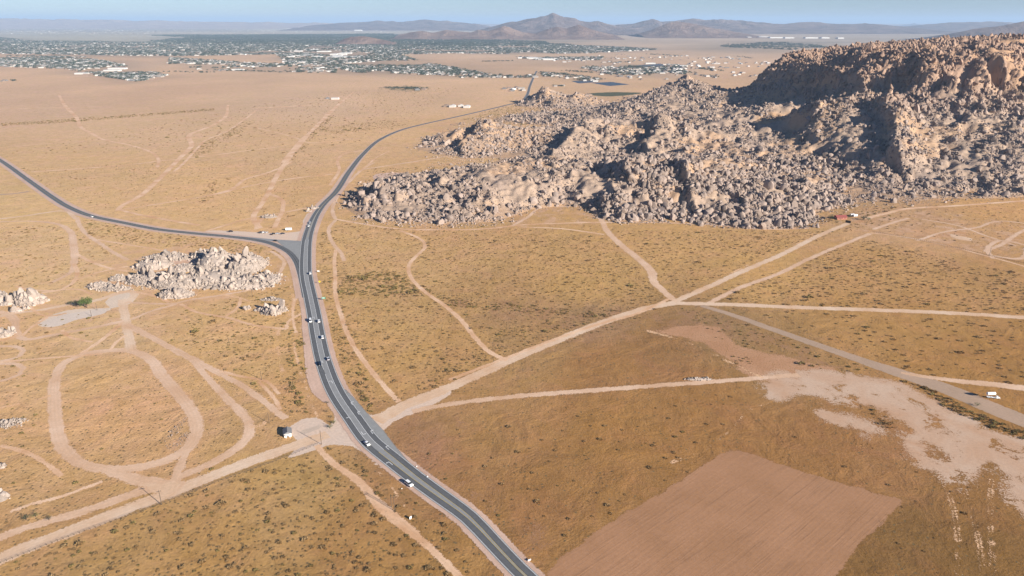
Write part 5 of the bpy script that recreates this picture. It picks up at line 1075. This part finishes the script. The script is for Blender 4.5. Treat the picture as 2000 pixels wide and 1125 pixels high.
vehicle('sedan', 'silver', 641, 702, 'small silver car in the right lane above the first junction', False)
vehicle('pickup', 'navy', 625, 712, 'dark blue pickup in the left lane', True)
vehicle('suv', 'white', 630, 660, 'white car in the right lane below the pair of cars', False)
vehicle('suv', 'white', 623, 628.5, 'right hand white car of the pair passing abreast', False)
vehicle('van', 'white', 606.5, 628, 'left hand white van of the pair passing abreast', True)
vehicle('suv', 'white', 606, 535, 'white car alone beside the white road sign', False)
vehicle('pickup', 'white', 603, 442, 'white pickup stopped at the gravel edge above the fork', True)
vehicle('suv', 'silver', 605.5, 436, 'silver car just behind the stopped white pickup', True)
vehicle('sedan', 'black', 538, 471, 'dark car on the link road before the fork', False)
vehicle('sedan', 'white', 179, 424, 'white car far along the left highway', False)
for u, v, l, p, k in [(451,453,'dark car parked alone on the gravel pull-out','black','suv'),(510,455,'black car leftmost in the parked row of the pull-out','black','suv'),(515,455,'white car second in the parked row','white','suv'),(520,455,'silver car third in the parked row','silver','sedan'),(533,458,'dark pickup near the middle of the pull-out','black','pickup'),(542,457,'silver car beside the dark pickup of the pull-out','silver','sedan'),(552,457,'dark car right of the parked row','navy','sedan')]:
    vehicle(k, p, u, v, l, rz=random.uniform(.2, 1.2), zoff=.1)
tr_ = empty('box_trailer', 'white box trailer parked on the far side of the gravel pull-out', 'trailer'); at(tr_, 564, 450, .05)
MB().box(-3.6, 3.6, -1.3, 1.3, .7, 3.3, .05).build('body', M['white'], tr_)
for q in (-.6, .6): MB().tube((q-1, -1.35, .42), (q-1, -1.05, .42), .42, n=12).build('wheel', M['rubber'], tr_)
MB().box(3.6, 4.9, -.08, .08, .55, .68).build('hitch', M['steel'], tr_)
fl = empty('flatbed_truck', 'white truck with a flat bed parked under the raised tank', 'truck'); at(fl, 1941, 778, -.22)
fl.location.z = .1; fl.scale = (.7, .7, .7)
MB().box(-6.5, 1.4, -1.2, 1.2, .95, 1.25, .03).build('flat_bed', M['white'], fl)
MB().prism([(1.6, .6), (4.9, .6), (4.9, 1.6), (3.8, 1.8), (3.3, 2.6), (1.6, 2.6)], -1.15, 1.15, .92, 1.7).build('cab', M['white'], fl); MB().box(3.2, 3.75, -1.0, 1.0, 1.85, 2.45).build('windscreen', M['glass'], fl)
for q in (-5.4, -4.2, .2, 4.0):
    for s in (-1, 1): MB().tube((q, s*.9, .5), (q, s*1.2, .5), .5, n=14).build('wheel', M['rubber'], fl)

# ------------------------------------------------------------------ poles, signs, fence
def pole(u, v, h, label, arms=True, lamp=False, rz=.4, group=None):
    o = empty('street_lamp' if lamp else 'utility_pole', label, 'lamp post' if lamp else 'utility pole', group); at(o, u, v, rz)
    MB().tube((0, 0, -.3), (0, 0, h), .19, .13, 8).build('pole', M['wood'], o)
    if arms:
        MB().box(-1.2, 1.2, -.07, .07, h-.6, h-.42).build('crossarm', M['wood'], o)
        for q in (-1.05, 0, 1.05): MB().tube((q, 0, h-.42 if q else h), (q, 0, h-.18 if q else h+.22), .06, n=6).build('insulator', M['steel'], o)
    if lamp: MB().tube((0, 0, h*.45), (1.3, 0, h*.5), .05, n=6).build('arm', M['steel'], o); MB().box(1.1, 1.7, -.16, .16, h*.5-.05, h*.5+.1).build('lamp_head', M['steel'], o)
pole(316, 986, 9.2, 'wooden utility pole beside the wide pale dirt road')
pole(628, 868, 9.8, 'tall pole at the kiosk junction with a long shadow', arms=False, lamp=True, rz=-.3)
pole(770.7, 998, 9.4, 'taller right pole of the twin poles by the highway'); pole(764.5, 991, 8.6, 'left pole of the twin poles by the highway', arms=False)
pole(526, 827, 8, 'thin pole left of the kiosk', arms=False)
pole(395, 634, 7.5, 'thin pole in the scrub below the pale outcrop', arms=False); pole(448, 674, 7.5, 'thin pole standing over a bare spot left of the highway', arms=False); pole(493, 580, 7.5, 'thin pole at the small track fork', arms=False)
pole(511, 742, 7.5, 'thin pole left of the lower highway bend', arms=False)
pole(190, 606, 7, 'leaning pole right of the bright green tree', arms=False); pole(179, 618, 6, 'thin pole over the long pale slab', arms=False)
pole(700, 446, 8, 'pole at the foot of the boulder ridge track', arms=False); pole(1932, 500, 9.5, 'dark pole beside the dirt loop at the right edge')
pole(1072, 124, 22, 'slim tall mast on the far plain', arms=False)
def sign(u, v, w_, h, z, face, label, rz=0.0, name='road_sign', text=None):
    o = empty(name, label, 'sign'); at(o, u, v, rz); MB().box(-w_/2, w_/2, -.03, .03, z, z+h).build('panel', M[face], o)
    for q in (-w_*.35, w_*.35): MB().tube((q, .08, -.1), (q, .08, z+h*.9), .06, n=6).build('post', M['steel'], o)
    if face == 'green_sign':
        for k_, (a, b2) in enumerate(((z+h*.62, z+h*.78), (z+h*.25, z+h*.4))): MB().box(-w_*.38, w_*.3, -.045, -.035, a, b2).build('lettering', M['white'], o)
    return o
sign(632.5, 587, 3.6, 2.0, 1.6, 'green_sign', 'green road sign right of the highway'); sign(624.5, 554.5, 1.6, 1.6, 1.6, 'yellow_sign', 'yellow warning sign right of the highway')
sign(622, 532.5, 2.4, 1.4, 1.0, 'white', 'white board right of the highway near the lone car', -.1); sign(1034, 1096, 1.6, .8, .3, 'white', 'white board at the bottom verge of the highway', .5); sign(802, 1014, 1.4, 1.5, .2, 'white', 'white cabinet board beside the lower left trail', .9)
sign(835, 932, .7, .6, .2, 'white', 'small white marker on the right verge of the highway', .4); sign(814, 912, .5, .5, .2, 'white', 'tiny white marker above the right verge marker', .4); sign(785, 955, .6, .4, .1, 'white', 'small white marker on the left verge of the highway', .4)
def fence(pts, n, label, h=1.3):
    o = empty('fence', label, 'fence'); P = spline(PP(pts), 12); L = np.concatenate([[0], np.cumsum(np.linalg.norm(np.diff(P, axis=0), axis=1))]); q = [(np.interp(t, L, P[:, 0]), np.interp(t, L, P[:, 1])) for t in np.linspace(0, L[-1], n)]
    o.location = (*q[0], 0); pm = None
    for x, y in q:
        if pm is None: pm = MB().tube((0, 0, -.2), (0, 0, h), .09, n=6).mesh('post', M['wood'])
        link('post', pm, o, loc=(x-q[0][0], y-q[0][1], 0))
    for zz in (.45, .85, 1.2):
        b = MB()
        for a, c in zip(q[:-1], q[1:]): b.tube((a[0]-q[0][0], a[1]-q[0][1], zz), (c[0]-q[0][0], c[1]-q[0][1], zz), .035, n=3)
        b.build('wire', M['wood'], o)
fence([(1705,453),(1780,466),(1870,485),(1935,500),(2000,515),(2060,530)], 90, 'wire fence below the scraped ground'); fence([(-10,1105),(100,1062),(316,985),(420,944),(560,893),(620,868)], 70, 'added dark wire run drawing the berm edge and shadow line of the wide dirt road', 1.0)  # second run is added: its dark wires draw the berm edge and shadow line

# ------------------------------------------------------------------ air
b = MB(); b.box(-95000, 95000, -95000, 95000, -12, 640); hzo = b.build('haze', None or bpy.data.materials.new('haze_air'))
m = hzo.data.materials[0]; m.use_nodes = True; n = m.node_tree; n.nodes.clear(); pv = N(n, 'ShaderNodeVolumePrincipled'); pv.inputs['Color'].default_value = (.52, .72, .97, 1); pv.inputs['Density'].default_value = HAZE; pv.inputs['Anisotropy'].default_value = 0.0
o = N(n, 'ShaderNodeOutputMaterial'); n.links.new(pv.outputs[0], o.inputs['Volume']); tag(hzo, 'thin blue air over the desert', None, None, 'stuff')
